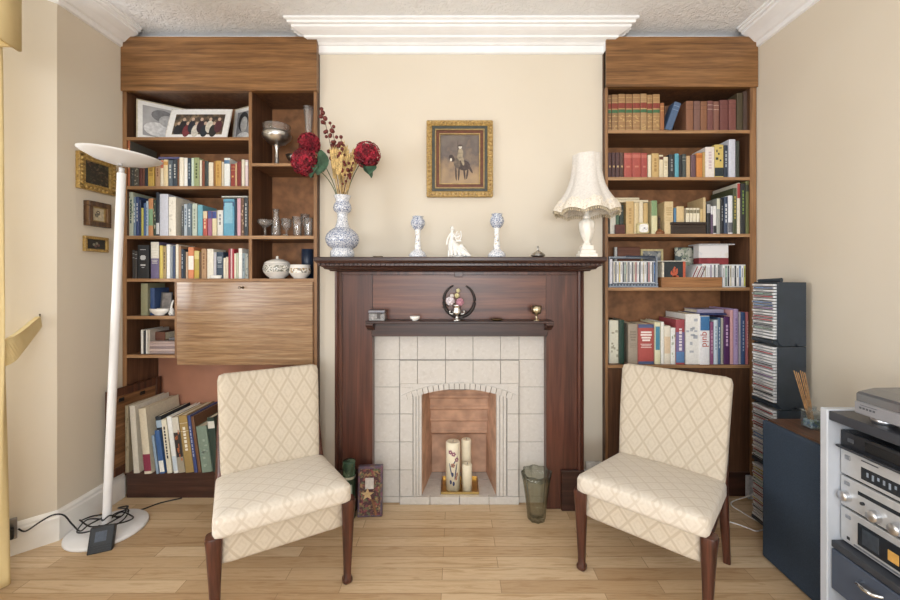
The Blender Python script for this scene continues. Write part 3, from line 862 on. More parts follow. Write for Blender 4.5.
# four stacked black racks by the wall; the cases show their spines to the room (towards -x)
RK = M('343D47', .42, 0, .08, 14)
TX, TY0, TY1 = 1.462, 1.835, 1.985
uh = .2925; seqs = ['wbwgrwbbpwwrrwkgwww', 'wwrwwwkrwwpwwwrwkww', 'wrwkrwrrwwbbwpwwrgk', 'wyyryggrwrrwyrwkwww']
CK = {'w': CDW[0], 'p': CDW[7], 'k': CDW[2], 'r': CDW[3], 'b': CDW[4], 'c': CDW[5], 'g': CDW[6], 'y': ('CDB95A', 'yellow')}
lev = ['topmost', 'second highest', 'third highest', 'lowest']
for u in range(4):
    z0 = .004 + (3 - u) * uh
    t = thing('cd_tower', '%s black CD rack of the four stacked between bookcase and wall' % lev[u], 'cd rack', ((TX + .07), (TY0 + TY1) / 2, z0), group='stacked black CD racks')
    X1 = TX + .140
    # near and far side panels, the near one notched at its foot
    xc = (TX + .01 + X1) / 2 + .012
    pts = [(TX + .012, z0 + .02), (TX + .03, z0 + .001), (xc - .014, z0 + .001)] + [(xc + .014 * math.cos(a), z0 + .001 + .014 * math.sin(a)) for a in [PI - i * PI / 8 for i in range(1, 8)]] + [(xc + .014, z0 + .001), (X1, z0 + .001), (X1, z0 + uh - .002), (TX + .012, z0 + uh - .002)]
    obj('side_panel', MB().plate(pts, TY0, TY0 + .008), RK, t); obj('side_panel', MB().plate(pts, TY1 - .008, TY1), RK, t)
    obj('back', MB().box(X1 - .004, X1, TY0 + .008, TY1 - .008, z0 + .001, z0 + uh - .002), RK, t)
    obj('tray', MB().plate([(TX - .006, z0 + .012), (TX - .006, z0 + .026), (TX + .05, z0 + .03), (X1 - .004, z0 + .03), (X1 - .004, z0 + .001), (TX + .02, z0 + .001)], TY0 + .008, TY1 - .008), RK, t)
    for xx in (xc - .022, xc + .022):
        obj('clip_rib', MB().box(xx - .001, xx + .001, TY0 - .0012, TY0, z0 + .002, z0 + .035), RK, t)
    if u == 0:
        obj('lid', MB().box(TX + .012, X1, TY0, TY1, z0 + uh - .002, z0 + uh + .002), RK, t)
        obj('carry_bar', MB().tube([(TX + .02, TY1 - .02, z0 + uh + .009), (TX + .03, TY0 + .025, z0 + uh + .012), (TX + .035, TY0 + .01, z0 + uh + .012)], [.007, .009, .011], 12), RK, t)
    for k in range(19):
        c, nm = CK[seqs[u][18 - k]]
        cd((TX - .004 + (.002 if k % 3 else -.002), (TY0 + TY1) / 2, z0 + .031 + k * .01365), (0, 0, -PI / 2), c,
           '%s-spined CD case, %s from the bottom of the %s black rack' % (nm, ORD[k + 1], lev[u]), 'CD cases in the %s black rack' % lev[u], L=.131, W=.132)
# grey rack of upright cases on the shelf
GR = M('8C98A8', .35, 0, .06, 20); GRD = M('2E3B50', .4, 0, .06, 20)
g0, g1 = wx(608.6, 2.2), wx(658, 2.2); gz = ZR[4]; gt = wz(256.5, 2.2)
t = thing('cd_stand', 'blue-grey plastic CD stand full of upright cases on the cupboard bookcase', 'cd rack', ((g0 + g1) / 2, YB + .09, gz))
mb = MB().mat(0).box(g0, g1, YB + .012, YB + .16, gz + .001, gz + .010).mat(0).box(g0, g1, YB + .010, YB + .014, gz + .001, gz + .006).box(g0, g1, YB + .010, YB + .014, gz + .018, gz + .021).mat(1).box(g0 + .002, g1 - .002, YB + .013, YB + .016, gz + .005, gz + .019).mat(0)
for i in range(16): x = g0 + (g1 - g0) * (i + .5) / 16; mb.box(x - .0025, x + .0025, YB + .010, YB + .0145, gz + .005, gz + .019)
obj('base', mb, [GR, GRD], t)
for x in (g0 + .002, g1 - .008): obj('end_panel', MB().box(x, x + .006, YB + .014, YB + .16, gz + .01, gt, .001), GR, t)
for y in (YB + .03, YB + .13): obj('top_rail', MB().tube([(g0 + .004, y, gt - .003), (g1 - .004, y, gt - .003)], .0045, 8), GR, t)
obj('top_rail', MB().tube([(g0 + .1, YB + .03, gt + .001), (g1 - .01, YB + .03, gt - .0015)], .006, 10), GRD, t)
cols = ['c', 'k', 'w', 'y', 'w', 'k', 'g', 'c', 'k', 'w', 'k', 'c', 'r', 'w', 'k', 'w', 'c', 'w', 'k', 'r', 'w', 'k', 'b']
for i, cc in enumerate(cols):
    c, nm = CK[cc]; x = g0 + .031 + i * .0102
    cd((x, YB + .026 + (i * 7 % 5) * .0015, gz + .022 + .0625), (0, PI / 2, 0), c, '%s-spined CD case %s from the fireplace end of the blue-grey stand' % (nm, ORD[i + 1]), 'CD cases in the blue-grey stand', L=.122, W=.12)
wd = M('D8D6E0', .4)
single('cd_box', MB().box(g0 + .0095, g0 + .025, YB + .024, YB + .14, gz + .0105, gt - .014, .001), wd, 'white disc box at the fireplace end of the blue-grey CD stand', 'disc box')
# wooden box with discs
b0, b1 = wx(661, 2.2), wx(721.5, 2.2); ht = wz(277.2, 2.2)
t = thing('disc_box', 'open oak box holding discs beside the blue-grey CD stand', 'box', ((b0 + b1) / 2, YB + .09, gz))
OAKB = wood('oak_box', '7E4C26', '9C6638', 'B07A48', 'x', .5)
obj('front_board', MB().box(b0, b1, YB + .008, YB + .016, gz + .001, ht, .001), OAKB, t)
obj('back_board', MB().box(b0, b1, YB + .155, YB + .163, gz + .001, ht), OAKB, t)
for x in (b0, b1 - .008): obj('end_board', MB().box(x, x + .008, YB + .016, YB + .155, gz + .001, ht), OAKB, t)
obj('bottom_board', MB().box(b0 + .008, b1 - .008, YB + .016, YB + .155, gz + .001, gz + .007), OAKB, t)
zi = gz + .0075
# black case with the red figure, white case behind
mb = MB(); xa, xb = wx(664.4, 2.205), wx(683, 2.205); za = zi; zt = wz(261.5, 2.205)
mb.mat(0).box(xa, xb + .013, YB + .019, YB + .034, za, zt, .001).mat(1).box(xb, xb + .0135, YB + .0184, YB + .0345, za + .001, zt + .0006)
xm_ = (xa + xb) / 2 + .004; yv = YB + .0186
mb.mat(1)
zf0 = ht
for (x, z, rx, rz_) in ((0, .03, .012, .018), (-.002, .055, .008, .012), (.001, .071, .005, .006), (.014, .05, .005, .016), (-.016, .04, .005, .012), (.008, .018, .016, .008)):
    mb.plate([(xm_ + x + rx * math.cos(a), zf0 - .012 + z * .9 + rz_ * math.sin(a)) for a in [i * PI / 6 for i in range(12)]], yv - .0006, yv + .001)
single('disc_set', mb, [M('2B3338', .4), M('CC5A3C', .45)], 'black disc set with an orange-red figure and spine in the oak box', 'disc box')
single('disc_set', MB().box(b0 + .010, xa - .001, YB + .02, YB + .10, zi, wz(262.5, 2.205), .001), M('DAD4C2', .5), 'slim cream disc set beside the black one in the oak box', 'disc box')
single('paper_sheet', MB().box(wx(657, 2.2), wx(690, 2.2), YB + .02, YB + .15, zt + .0008, zt + .004), M('E8E4D8', .7), 'white folded papers lying on the black disc set in the oak box', 'paper')
for i, (c, nm, dx) in enumerate([('9E3A40', 'dark red', 0), ('E2DCD6', 'white', .011), ('A8424A', 'red', .022), ('DCD2CC', 'cream', .033), ('8A3038', 'maroon', .044)]):
    an = .42
    cd((wx(687.6, 2.21) + dx + .030, YB + .024, zi + .0625 * math.cos(an) + .006), (0, PI / 2 + an, 0), c, '%s CD case, %s of the five leaning ones in the oak box' % (nm, ORD[i + 1]), 'leaning CD cases in the oak box', L=.115, W=.12)
for i, cc in enumerate('wcwwpwkwkkw'[:9]):
    c, nm = CK[cc]
    cd((wx(702.4, 2.21) + i * .0106, YB + .024, zi + .062), (0, PI / 2, 0), c, '%s-spined upright CD case %s from the leaning ones in the oak box' % (nm, ORD[i + 1]), 'upright CD cases in the oak box', L=.122, W=.12)
for i, cc in enumerate('wgkcwkwbwy'):
    c, nm = CK[cc]
    if cc == 'y': c, nm = 'C2C24A', 'yellow-green'
    cd((wx(723.4, 2.2) + i * .0128, YB + .02, gz + .0635), (0, PI / 2, 0), c, '%s-spined upright CD case, %s beyond the oak box towards the wall' % (nm, ORD[i + 1]), 'upright CD cases beyond the oak box', T=.0115)
# things behind them
zq = gz
def flatbox(name, x0, x1, y0, y1, z0, z1, m, label, cat, bev=.002): return single(name, MB().box(x0, x1, y0, y1, z0, z1, bev), m, label, cat)
Yh = 2.33
flatbox('disc_album', wx(675.2, 2.35), wx(697.5, 2.35), 2.345, 2.36, gz + .001, wz(247.5, 2.35), patterned('album', 'C9C8B8', ['8E9A82', '4E6064'], 26, .5, .6), 'patterned grey-green album standing behind the oak box', 'album')
hb = flatbox('boxed_set', wx(698.5, 2.25), wx(728, 2.25), 2.245, 2.30, wz(264.5, 2.25), wz(258, 2.25), M('8E3138', .5), 'dark red boxed set lying above the upright discs', 'box')
hb.location.z += .0
flatbox('boxed_set', wx(698.5, 2.25), wx(728, 2.25), 2.245, 2.30, wz(258, 2.25) + .0005, wz(245.2, 2.25), patterned('whitebox', 'E2E0E2', ['D2C4B4', 'C3CBD6'], 20, .6, .5, .2), 'white boxed set lying on the dark red one', 'box')
flatbox('disc_sleeve', wx(697.5, 2.25), wx(733, 2.25), 2.235, 2.34, wz(245.2, 2.25) + .0008, wz(244, 2.25), M('C4C6CA', .4), 'thin grey sleeve lying on the white boxed set', 'disc sleeve', 0)
flatbox('support_box', wx(699.5, 2.3), wx(727.5, 2.3), 2.355, 2.42, gz + .001, wz(263, 2.3), M('4A3A30', .6), 'dark box standing behind the upright discs', 'box')
def framed(name, label, x0, x1, z0, z1, y, fw, fm, pic, depth=.015, mount=None, mw=0, lean=0.0, rz=0.0, inner=None, cat='picture', extra=None, group=None):
    """upright framed picture: local x across, z up; y = front"""
    w, h = x1 - x0, z1 - z0
    t = thing(name, label, cat, ((x0 + x1) / 2, y, z0), rz, group, local=True); t.rotation_euler = (lean, 0, rz)
    mb = MB()
    if inner is None: inner = [(fw, 0, 0)]
    a = 0
    o = mb
    mb.box(-w/2, w/2, 0, depth, 0, fw, .002).box(-w/2, w/2, 0, depth, h - fw, h, .002).box(-w/2, -w/2 + fw, 0, depth, fw, h - fw, .002).box(w/2 - fw, w/2, 0, depth, fw, h - fw, .002)
    obj('frame', mb, fm, t)
    obj('backing', MB().box(-w/2 + fw * .5, w/2 - fw * .5, depth * .6, depth * .95, fw * .5, h - fw * .5), M('6A5038', .8), t)
    q = fw
    if mount is not None:
        mb = MB(); a = fw + mw; y0, y1 = depth * .40, depth * .55
        mb.box(-w/2 + fw, w/2 - fw, y0, y1, fw, a).box(-w/2 + fw, w/2 - fw, y0, y1, h - a, h - fw).box(-w/2 + fw, -w/2 + a, y0, y1, a, h - a).box(w/2 - a, w/2 - fw, y0, y1, a, h - a)
        obj('mount', mb, mount, t); q = a
    p = obj('print', MB().box(-w/2 + q, w/2 - q, depth * .5, depth * .6, q, h - q), pic, t)
    if extra: extra(t, w, h, q, depth * .5)
    return t
CREAMF = wood('cream_frame', 'B9A680', 'D2C29C', 'DDD0B0', 'x', .5)
framed('framed_picture', 'cream-framed small grey picture standing behind the blue-grey CD stand', wx(641, 2.36), wx(663.5, 2.36), gz + .001, wz(249, 2.36), 2.36, .012, M('D6C48C', .45), patterned('greypic', '8A8E90', ['C4C0B4', '5C6470'], 30, .5, .5, .1))
framed('framed_picture', 'white-framed small blue picture at the end behind the CD stand', wx(606.5, 2.36) + .05, wx(615.5, 2.36) + .02, gz + .001, wz(247, 2.36), 2.365, .012, M('DADAD6', .45), M('5F7488', .5))
flatbox('storage_box', wx(617.5, 2.36), wx(640, 2.36), 2.36, 2.42, gz + .001, wz(247, 2.36), wood('redbox', '5A2C20', '77402E', '8A4E38', 'x', .4), 'red-brown wooden box standing behind the CD stand', 'box')
# third shelf bits: clock, bell, dark box, small maroon box
z3 = ZR[3]
ck = thing('mantel_clock', 'small square cream clock in front of the tan books', 'clock', (wx(643.6, 2.19), 2.192, z3))
cw, chh = wx(650.2, 2.19) - wx(637.4, 2.19), wz(222.3, 2.19) - z3
mb = MB().at((ck.location.x, 2.192 + .02, z3 + chh / 2)).rbox(cw, .04, chh, .014, 0, 8).at(); obj('case', mb, M('D2C48E', .35), ck)
def disc_y(mb, x, z, r, y0, y1, n=28): return mb.plate([(x + r * math.cos(2 * PI * i / n), z + r * math.sin(2 * PI * i / n)) for i in range(n)], y0, y1)
cx, cz = ck.location.x + .001, z3 + chh / 2
pts = [(cx + .024 * math.copysign(abs(math.cos(a)) ** .5, math.cos(a)), cz + .023 * math.copysign(abs(math.sin(a)) ** .5, math.sin(a))) for a in [2 * PI * i / 32 for i in range(32)]]
fc = obj('clock_face', MB().plate(pts, 2.1905, 2.195), M('EDEDEC', .35), ck)
def hand(mb, x, z, ang, L, w, y):
    d = Vector((math.sin(ang), math.cos(ang))); n_ = Vector((d.y, -d.x)) * w
    c = Vector((x, z)); e = c + d * L; s_ = c - d * L * .15
    return mb.plate([tuple(s_ + n_), tuple(s_ - n_), tuple(e - n_ * .6), tuple(e + n_ * .6)], y, y + .0006)
obj('hour_hand', hand(MB(), cx, cz, math.radians(62), .011, .0014, 2.1893), M('2F3A60', .4), fc)
obj('minute_hand', hand(MB(), cx, cz, math.radians(118), .018, .001, 2.1887), M('2F3A60', .4), fc)
hx = wx(661, 2.195)
hb = thing('hand_bell', 'small wooden bell-shaped ornament with a slender neck beside the clock', 'ornament', (hx, 2.197, z3))
obj('body', MB().lathe([(.0001, z3), (.027, z3), (.028, z3 + .008), (.024, z3 + .016), (.012, z3 + .024), (.006, z3 + .030)], 24, hx, 2.215), wood('bell', '6A3A20', '94582F', 'A8703F', 'x', .3), hb)
obj('neck', MB().lathe([(.006, z3 + .030), (.0045, z3 + .05), (.004, z3 + .075), (.0055, z3 + .088), (.0035, z3 + .1), (.0001, z3 + .103)], 16, hx, 2.215), M('4A3428', .35), hb)
x0, x1, zt = wx(671, 2.192), wx(706.5, 2.192), wz(222, 2.192)
bx = thing('keepsake_box', 'dark wooden lidded box lying in front of the short white books', 'box', ((x0 + x1) / 2, 2.192, z3))
DKB = wood('keepsake', '2C211C', '3A2C25', '483830', 'x', .4)
obj('body', MB().box(x0 + .003, x1 - .003, 2.1895, 2.2065, z3 + .0005, zt - .016, .002), DKB, bx)
obj('lid', MB().box(x0, x1, 2.188, 2.2075, zt - .015, zt, .004, 2), DKB, bx)
flatbox('trinket_box', wx(615.5, 2.19), wx(625, 2.19), 2.188, 2.206, z3 + .0005, wz(224.5, 2.19), M('5A2E2A', .4), 'small maroon box in front of the green books behind the lampshade', 'box')

# ------------------------------------------------------------------ desk bookcase ornaments
SILV = metal('silver', 'D8D8D6', .3)
CHINA = M('EDEAE4', .2, 0, .03, 30); GLASS = thin_glass('crystal', 'FFFFFF', .05, .07, 'FFFFFF', edge='C4CCCC')
def photo(label, x0, x1, z1, y, rz, fm, lean, kind, fw=.006, mw=.022):
    z0 = ZL[1] + .0008
    def ex(t, w, h, q, d):
        pw, ph = w - 2 * q, h - 2 * q; y0 = d - .0006
        el = lambda mb, cx, cz, rx, rz_, n=18: mb.plate([(-pw/2 + cx * pw + rx * pw * math.cos(2*PI*i/n), q + cz * ph + rz_ * ph * math.sin(2*PI*i/n)) for i in range(n)], y0, y0 + .001)
        if kind == 'baby':
            obj('pictured_gown', el(MB(), .36, .26, .34, .24), M('D6D6D8', .6), t); y0 -= .0004
            obj('pictured_hair', el(MB(), .46, .74, .26, .2), M('7A7A7E', .6), t); y0 -= .0004
            obj('pictured_face', el(MB(), .6, .58, .22, .2), M('B4B4B6', .6), t)
        elif kind == 'head':
            obj('pictured_shoulders', el(MB(), .5, .10, .46, .17), M('D8D8D8', .6), t); y0 -= .0004
            obj('pictured_hair', el(MB(), .48, .64, .36, .34), M('3A3A3C', .6), t); y0 -= .0004
            obj('pictured_face', el(MB(), .54, .54, .25, .27), M('B2B2B2', .6), t)
        else:
            r = random.Random(5)
            for i in range(10):
                cx = .10 + .089 * i; up = .28 + .2 * (i % 2)
                el(MB(), 0, 0, 0, 0)
                c = ['2A2A30', '26242A', '7A3038', '2C2E38', 'C9C2B4', '3A2830', '2A3038', 'D0C8B8', '30302E', '5A3038'][i]
                y0 -= .0001
                obj('pictured_figure', el(MB(), cx, up - .1, .075, .3), M(c, .6), t); y0 -= .0001
                obj('pictured_face', el(MB(), cx, up + .26, .030, .085), M('C8A890', .6), t)
    pics = {'baby': M('A9A9AC', .5, 0, .12, 12), 'head': M('8E8E90', .5, 0, .1, 12), 'group': patterned('grouppic', '5C4A3A', ['8A745A', '3A3430'], 30, .5, .5, .1)}
    return framed('framed_photograph', label, x0, x1, z0, z1, y, fw, fm, pics[kind], .008, M('E6E5E3', .6, 0, .03), mw, lean, rz, cat='photograph', extra=ex)
LF = M('CBBFA4', .4, 0, .08, 30)
yA = 2.27
photo('cream-framed black and white photograph of a baby on the top shelf', 0, .25, ZL[1] + .232, 2.275, .0, LF, -.0, 'baby')
PA = bpy.data.objects['framed_photograph']
PA.rotation_euler = (-.10, 0, math.radians(38)); PA.location = (-1.674, 2.287, ZL[1] + .001)
photo('white-mounted colour photograph of a group of people between two others on top shelf', wx(167, 2.25), wx(229, 2.25), ZL[1] + .204, 2.224, 0, M('D9D6CE', .4), -.30, 'group', .004, .030)
photo('cream-framed black and white portrait photograph nearest the divider on the top shelf', 0, .17, ZL[1] + .225, 2.3, 0, LF, 0, 'head', .006, .02)
PC = bpy.data.objects['framed_photograph.002']
PC.rotation_euler = (-.10, 0, math.radians(-25)); PC.location = (-1.243, 2.302, ZL[1] + .001)
# silver tazza, crystal vase
zs = zB(163.2)
x = wx(276, 2.24)
t = thing('silver_compote', 'silver footed bowl with a glass rim in the upper compartment', 'bowl', (x, 2.25, zs))
zz = lambda py: wz(py, 2.24)
obj('foot', MB().lathe([(.0001, zs), (.03, zs), (.03, zs + .004), (.012, zs + .012), (.009, zz(152)), (.012, zz(146)), (.02, zz(144))], 24, x, 2.25), SILV, t)
obj('bowl', MB().lathe([(.018, zz(145)), (.05, zz(142.5)), (.074, zz(138)), (.078, zz(134.5)), (.073, zz(132)), (.070, zz(132.5)), (.070, zz(137)), (.02, zz(142.5))], 32, x, 2.25, close=False), SILV, t)
obj('glass_rim', MB().lathe([(.069, zz(132.5)), (.072, zz(128)), (.075, zz(125.5)), (.073, zz(125)), (.066, zz(132))], 32, x, 2.25, close=False), GLASS, t)
x = wx(291, 2.33)
t = single('silver_goblet', MB().lathe([(.0001, zs), (.022, zs), (.02, zs + .004), (.006, zs + .012), (.006, zs + .05), (.03, zs + .07), (.042, zs + .095), (.040, zs + .095), (.006, zs + .058)], 24, x, 2.36, close=False), SILV, 'small silver goblet standing behind the silver footed bowl', 'goblet')
x = wx(308, 2.26)
single('crystal_vase', MB().lathe([(.0001, zs), (.028, zs), (.026, zs + .01), (.016, zs + .06), (.014, zs + .13), (.018, zs + .20), (.03, wz(106.5, 2.26)), (.028, wz(106.5, 2.26)), (.014, zs + .19), (.011, zs + .1), (.014, zs + .02), (.0001, zs + .015)], 10, x, 2.27, smooth=False, close=False), GLASS, 'tall flared crystal vase behind the red flowers in the upper compartment', 'vase')
zg = ZL[3]
def glassware(name, label, px, Y, prof, n=20, cat='glass'):
    x = wx(px, Y); return single(name, MB().lathe([(r, zg + .0006 + z) for r, z in prof], n, x, Y, close=False), GLASS, label, cat, 'crystal glasses on the third shelf')
glassware('crystal_coupe', 'wide shallow crystal coupe at the divider end of the glasses', 265, 2.225, [(.0001, 0), (.024, 0), (.022, .003), (.006, .008), (.006, .045), (.018, .055), (.036, .07), (.040, .092), (.038, .092), (.034, .073), (.014, .06), (.0001, .057)], cat='glass')
glassware('crystal_decanter', 'tall narrow crystal vase between the coupe and the goblet', 276, 2.27, [(.0001, 0), (.026, 0), (.027, .02), (.024, .07), (.018, .11), (.014, .13), (.019, .16), (.017, .16), (.012, .13), (.02, .07), (.022, .01), (.0001, .008)], 10, 'vase')
glassware('crystal_goblet', 'cut crystal goblet in the middle of the glasses', 286.5, 2.24, [(.0001, 0), (.024, 0), (.022, .003), (.005, .008), (.005, .03), (.016, .042), (.026, .06), (.029, .1), (.027, .1), (.023, .06), (.0001, .046)], 12)
glassware('crystal_tumbler', 'straight crystal tumbler beside the goblet', 297.5, 2.235, [(.0001, 0), (.021, 0), (.022, .01), (.024, .06), (.030, .11), (.028, .11), (.021, .055), (.018, .012), (.0001, .011)], 10)
glassware('crystal_flute', 'tall crystal flute standing at the back behind the tumbler', 305, 2.33, [(.0001, 0), (.024, 0), (.022, .003), (.005, .008), (.005, .05), (.02, .08), (.026, .14), (.024, .14), (.017, .08), (.0001, .054)], 12)
glassware('crystal_beaker', 'crystal beaker nearest the fireplace end', 308.5, 2.24, [(.0001, 0), (.019, 0), (.02, .01), (.022, .07), (.024, .105), (.022, .105), (.019, .06), (.017, .012), (.0001, .011)], 10)
glassware('crystal_dish', 'low crystal dish lying before the goblet', 285.5, 2.205, [(.0001, 0), (.014, 0), (.017, .008), (.016, .008), (.012, .002), (.0001, .002)], 16, 'dish')
# tureen, bowl, dark canister
BAND = patterned('floralband', 'E9E6DF', ['8C8C86', '6A6E60'], 95, .52, .2)
zt = ZL[4]; x = wx(276.3, 2.25); Y = 2.262
t = thing('china_tureen', 'round white lidded china tureen with a grey floral band', 'tureen', (x, Y, zt))
mb = MB(); mb.mat(0).lathe([(.0001, zt + .0005), (.042, zt + .0005), (.042, zt + .006), (.058, zt + .018), (.073, zt + .038)], 36, x, Y); mb.mat(1).lathe([(.073, zt + .038), (.0765, zt + .055), (.073, zt + .074)], 36, x, Y, close=False); mb.mat(0).lathe([(.073, zt + .074), (.066, zt + .084), (.063, zt + .084), (.06, zt + .06), (.0001, zt + .02)], 36, x, Y, close=False)
obj('bowl', mb, [CHINA, BAND], t)
l = obj('lid', MB().lathe([(.068, zt + .0845), (.068, zt + .088), (.055, zt + .098), (.03, zt + .108), (.01, zt + .111)], 36, x, Y), CHINA, t)
obj('knob', MB().lathe([(.010, zt + .111), (.005, zt + .116), (.008, zt + .122), (.005, zt + .127), (.0001, zt + .128)], 16, x, Y), CHINA, l)
x = wx(300.8, 2.25); Y = 2.24
mb = MB(); mb.mat(0).lathe([(.0001, zt + .0005), (.034, zt + .0005), (.035, zt + .005), (.048, zt + .018), (.057, zt + .032)], 32, x, Y); mb.mat(1).lathe([(.057, zt + .032), (.0585, zt + .045), (.055, zt + .058)], 32, x, Y, close=False); mb.mat(0).lathe([(.055, zt + .058), (.053, zt + .072), (.056, zt + .077), (.053, zt + .077), (.05, zt + .06), (.045, zt + .02), (.0001, zt + .012)], 32, x, Y, close=False)
single('china_bowl', mb, [CHINA, patterned('floralband2', 'E9E6DF', ['8C8C86', 'B08A4E'], 80, .54, .2)], 'smaller white floral china bowl without a lid beside the tureen', 'bowl')
single('canister', MB().at((0, 0, 0)).lathe([(.0001, zt + .001), (.034, zt + .001), (.034, zt + .172), (.031, zt + .174), (.0001, zt + .174)], 28, wx(307, 2.36), 2.37), M('2E3A52', .35), 'dark navy cylindrical canister standing behind the china bowl', 'canister')
x = wx(216, 2.2); Y = 2.199
single('china_dish', MB().lathe([(.0001, zt + .0004), (.012, zt + .0004), (.0135, zt + .004), (.0145, zt + .018), (.0135, zt + .018), (.012, zt + .006), (.0001, zt + .005)], 28, x, Y, close=False), CHINA, 'little white dish on the fourth shelf edge before the navy book', 'dish')
bo = bpy.data.objects['china_dish']; bo.scale = (2.2, .7, 1)
# compartment beside the flap
z5 = ZL[5]
framed('framed_picture', 'small grey framed picture leaning behind the white sauce boat', wx(159.4, 2.262), wx(170.6, 2.262), z5 + .001, wz(292, 2.262), 2.262, .006, M('5A5C60', .4), M('8E8682', .5, 0, .2, 30), .01, lean=-.1)
x, Y = wx(158.5, 2.22), 2.228
t = thing('sauce_boat', 'white oval china dish with handle on the small shelf beside the desk flap', 'dish', (x, Y, z5))
mb = MB().loft([(x, Y, z5 + .0006, .026, .016), (x, Y, z5 + .006, .03, .018), (x, Y, z5 + .02, .05, .024), (x, Y, z5 + .036, .056, .027), (x, Y, z5 + .038, .053, .025), (x, Y, z5 + .02, .046, .02), (x, Y, z5 + .008, .02, .012)], 24, 2.0)
obj('bowl', mb, CHINA, t)
obj('handle', MB().tube([(x - .052, Y, z5 + .034), (x - .062, Y, z5 + .038), (x - .064, Y, z5 + .026), (x - .05, Y, z5 + .018)], .003, 8), CHINA, t)
x, Y = wx(171.3, 2.21), 2.215
t = thing('swan_figurine', 'small white and grey figurine at the desk-flap end of the small shelf', 'figurine', (x, Y, z5))
obj('body', MB().loft([(x, Y, z5 + .0006, .012, .012), (x - .002, Y, z5 + .012, .016, .014), (x, Y, z5 + .03, .012, .011), (x + .004, Y, z5 + .04, .006, .007)], 14, 2), patterned('swan', 'DAD8D4', ['7E8084'], 60, .55, .3), t)
obj('neck', MB().tube([(x - .004, Y, z5 + .03), (x - .002, Y, z5 + .052), (x + .004, Y, z5 + .075), (x + .009, Y, z5 + .086)], [.007, .005, .005, .003], 10), CHINA, t)
flatbox('spectacle_case', wx(167, 2.23), wx(174, 2.23), 2.24, 2.30, ZL[6] + .0702, ZL[6] + .084, M('77787C', .4), 'grey case lying on the magazine pile beside the boxed book', 'case', .004)

# ------------------------------------------------------------------ fireplace
TILE = patterned('tile', 'C9C4BE', ['BEB8B1', 'D2CEC9'], 45, .52, .25, .3)
GROUT = M('8F8A84', .8); CLAY = M('CDA184', .8, 0, .12, 14)
FX = wx(459.5, 2.12); YT = 2.125; YI = 2.113
fx = lambda p: wx(p, YT)
ix = lambda p: wx(p, YI)
F = thing('fireplace', 'grey-beige tiled fireplace with an arched opening and terracotta firebox', 'fireplace', (FX, YT, 0))
mb = MB(); g = .0012
def tile(x0, x1, z0, z1, y, back): mb.box(x0 + g, x1 - g, y, back, z0 + g, z1 - g, .0012)
tz = lambda p: wz(p, YT)
cols_ = [372.7, 399.6, 417.5, 445.5, 473, 500.5, 519, 545.8]
for a, b in zip(cols_, cols_[1:]): tile(fx(a), fx(b), tz(359.6), tz(335.7), YT, YT + .012)
rows_ = [359.6, 387, 414, 442, 470, 496.6]
for a, b in zip(rows_, rows_[1:]):
    tile(fx(372.7), fx(399.6), tz(b), tz(a), YT, YT + .012); tile(fx(519), fx(545.8), tz(b), tz(a), YT, YT + .012)
tile(fx(372.7), fx(399.6), .001, tz(496.6), YT, YT + .012); tile(fx(519), fx(545.8), .001, tz(496.6), YT, YT + .012)
obj('outer_tiles', mb, TILE, F)
jb = MB().box(fx(372.6), OX0 - .001, YT + .004, YW, .0005, tz(335.6)).box(OX1 + .001, fx(546), YT + .004, YW, .0005, tz(335.6)).box(OX0 - .001, OX1 + .001, YT + .004, YW, .6, tz(335.6))
obj('slab', jb, GROUT, F)
mb = MB(); iz = lambda p: wz(p, YI)
for a, b in zip(cols_[1:-1], cols_[2:-1]): tile(ix(a), ix(b), iz(384), iz(360.4), YI, YT + .003)
for a, b in zip(rows_[1:], rows_[2:]):
    tile(ix(399.9), ix(413), iz(b), iz(a), YI, YT + .003); tile(ix(507), ix(518.8), iz(b), iz(a), YI, YT + .003)
for k in range(3):
    for s0, s1 in ((413.2, 421.8), (496.4, 506.6)):
        q = (s1 - s0) / 3; mb.box(ix(s0 + q * k) + .0008, ix(s0 + q * (k + 1)) - .0008, YI - .003 + .002 * (k if s0 < 450 else 2 - k), YT + .003, .043, iz(392 - (k if s0 < 450 else 2 - k)), .002, 2)
# spandrel with the arch cut out of it
def arc(x0, x1, z0, rise, n=20):
    return [(x0 + (x1 - x0) * i / n, z0 + rise * (1 - (2 * i / n - 1) ** 2)) for i in range(n + 1)]
ar = arc(ix(400.4), ix(518.4), iz(396.5), iz(383.5) - iz(396.5))
mb.plate([(ix(400.2), iz(384))] + [(ix(400.2), iz(387))] + [p for p in ar] + [(ix(518.6), iz(387)), (ix(518.6), iz(384))], YI + .0015, YT + .002)
obj('inner_tiles', mb, TILE, F)
# arch band of little voussoirs
mb = MB(); n = 22
up = arc(ix(401), ix(518), iz(395.5), iz(382.5) - iz(395.5), n); lo = arc(ix(403), ix(516), iz(401.5), iz(388.6) - iz(401.5), n)
for k in range(n):
    e = .06
    L_ = lambda P, t: (P[k][0] + (P[k+1][0] - P[k][0]) * t, P[k][1] + (P[k+1][1] - P[k][1]) * t)
    mb.plate([L_(lo, e), L_(lo, 1 - e), L_(up, 1 - e), L_(up, e)], YI - .006 - (.004 if k in (10, 11) else 0), YT + .004)
obj('arch_trim', mb, TILE, F)
mb = MB(); e = [399.8, 430, 459.5, 489, 519.2]
for a, b in zip(e, e[1:]): mb.box(wx(a, 2.108) + g, wx(b, 2.108) - g, 2.108, YI + .02, .001, .041, .0015)
mb.box(ix(399.8), OX0 + .0, YI - .003, YT, .001, .0405)
e2 = [OX0 + (OX1 - OX0) * i / 4 for i in range(5)]
for y0 in (2.128, 2.21, 2.295):
    for a, b in zip(e2, e2[1:]): mb.box(a + g, b - g, y0 + g, y0 + .0815, .002, .0415)
obj('hearth', mb, TILE, F)
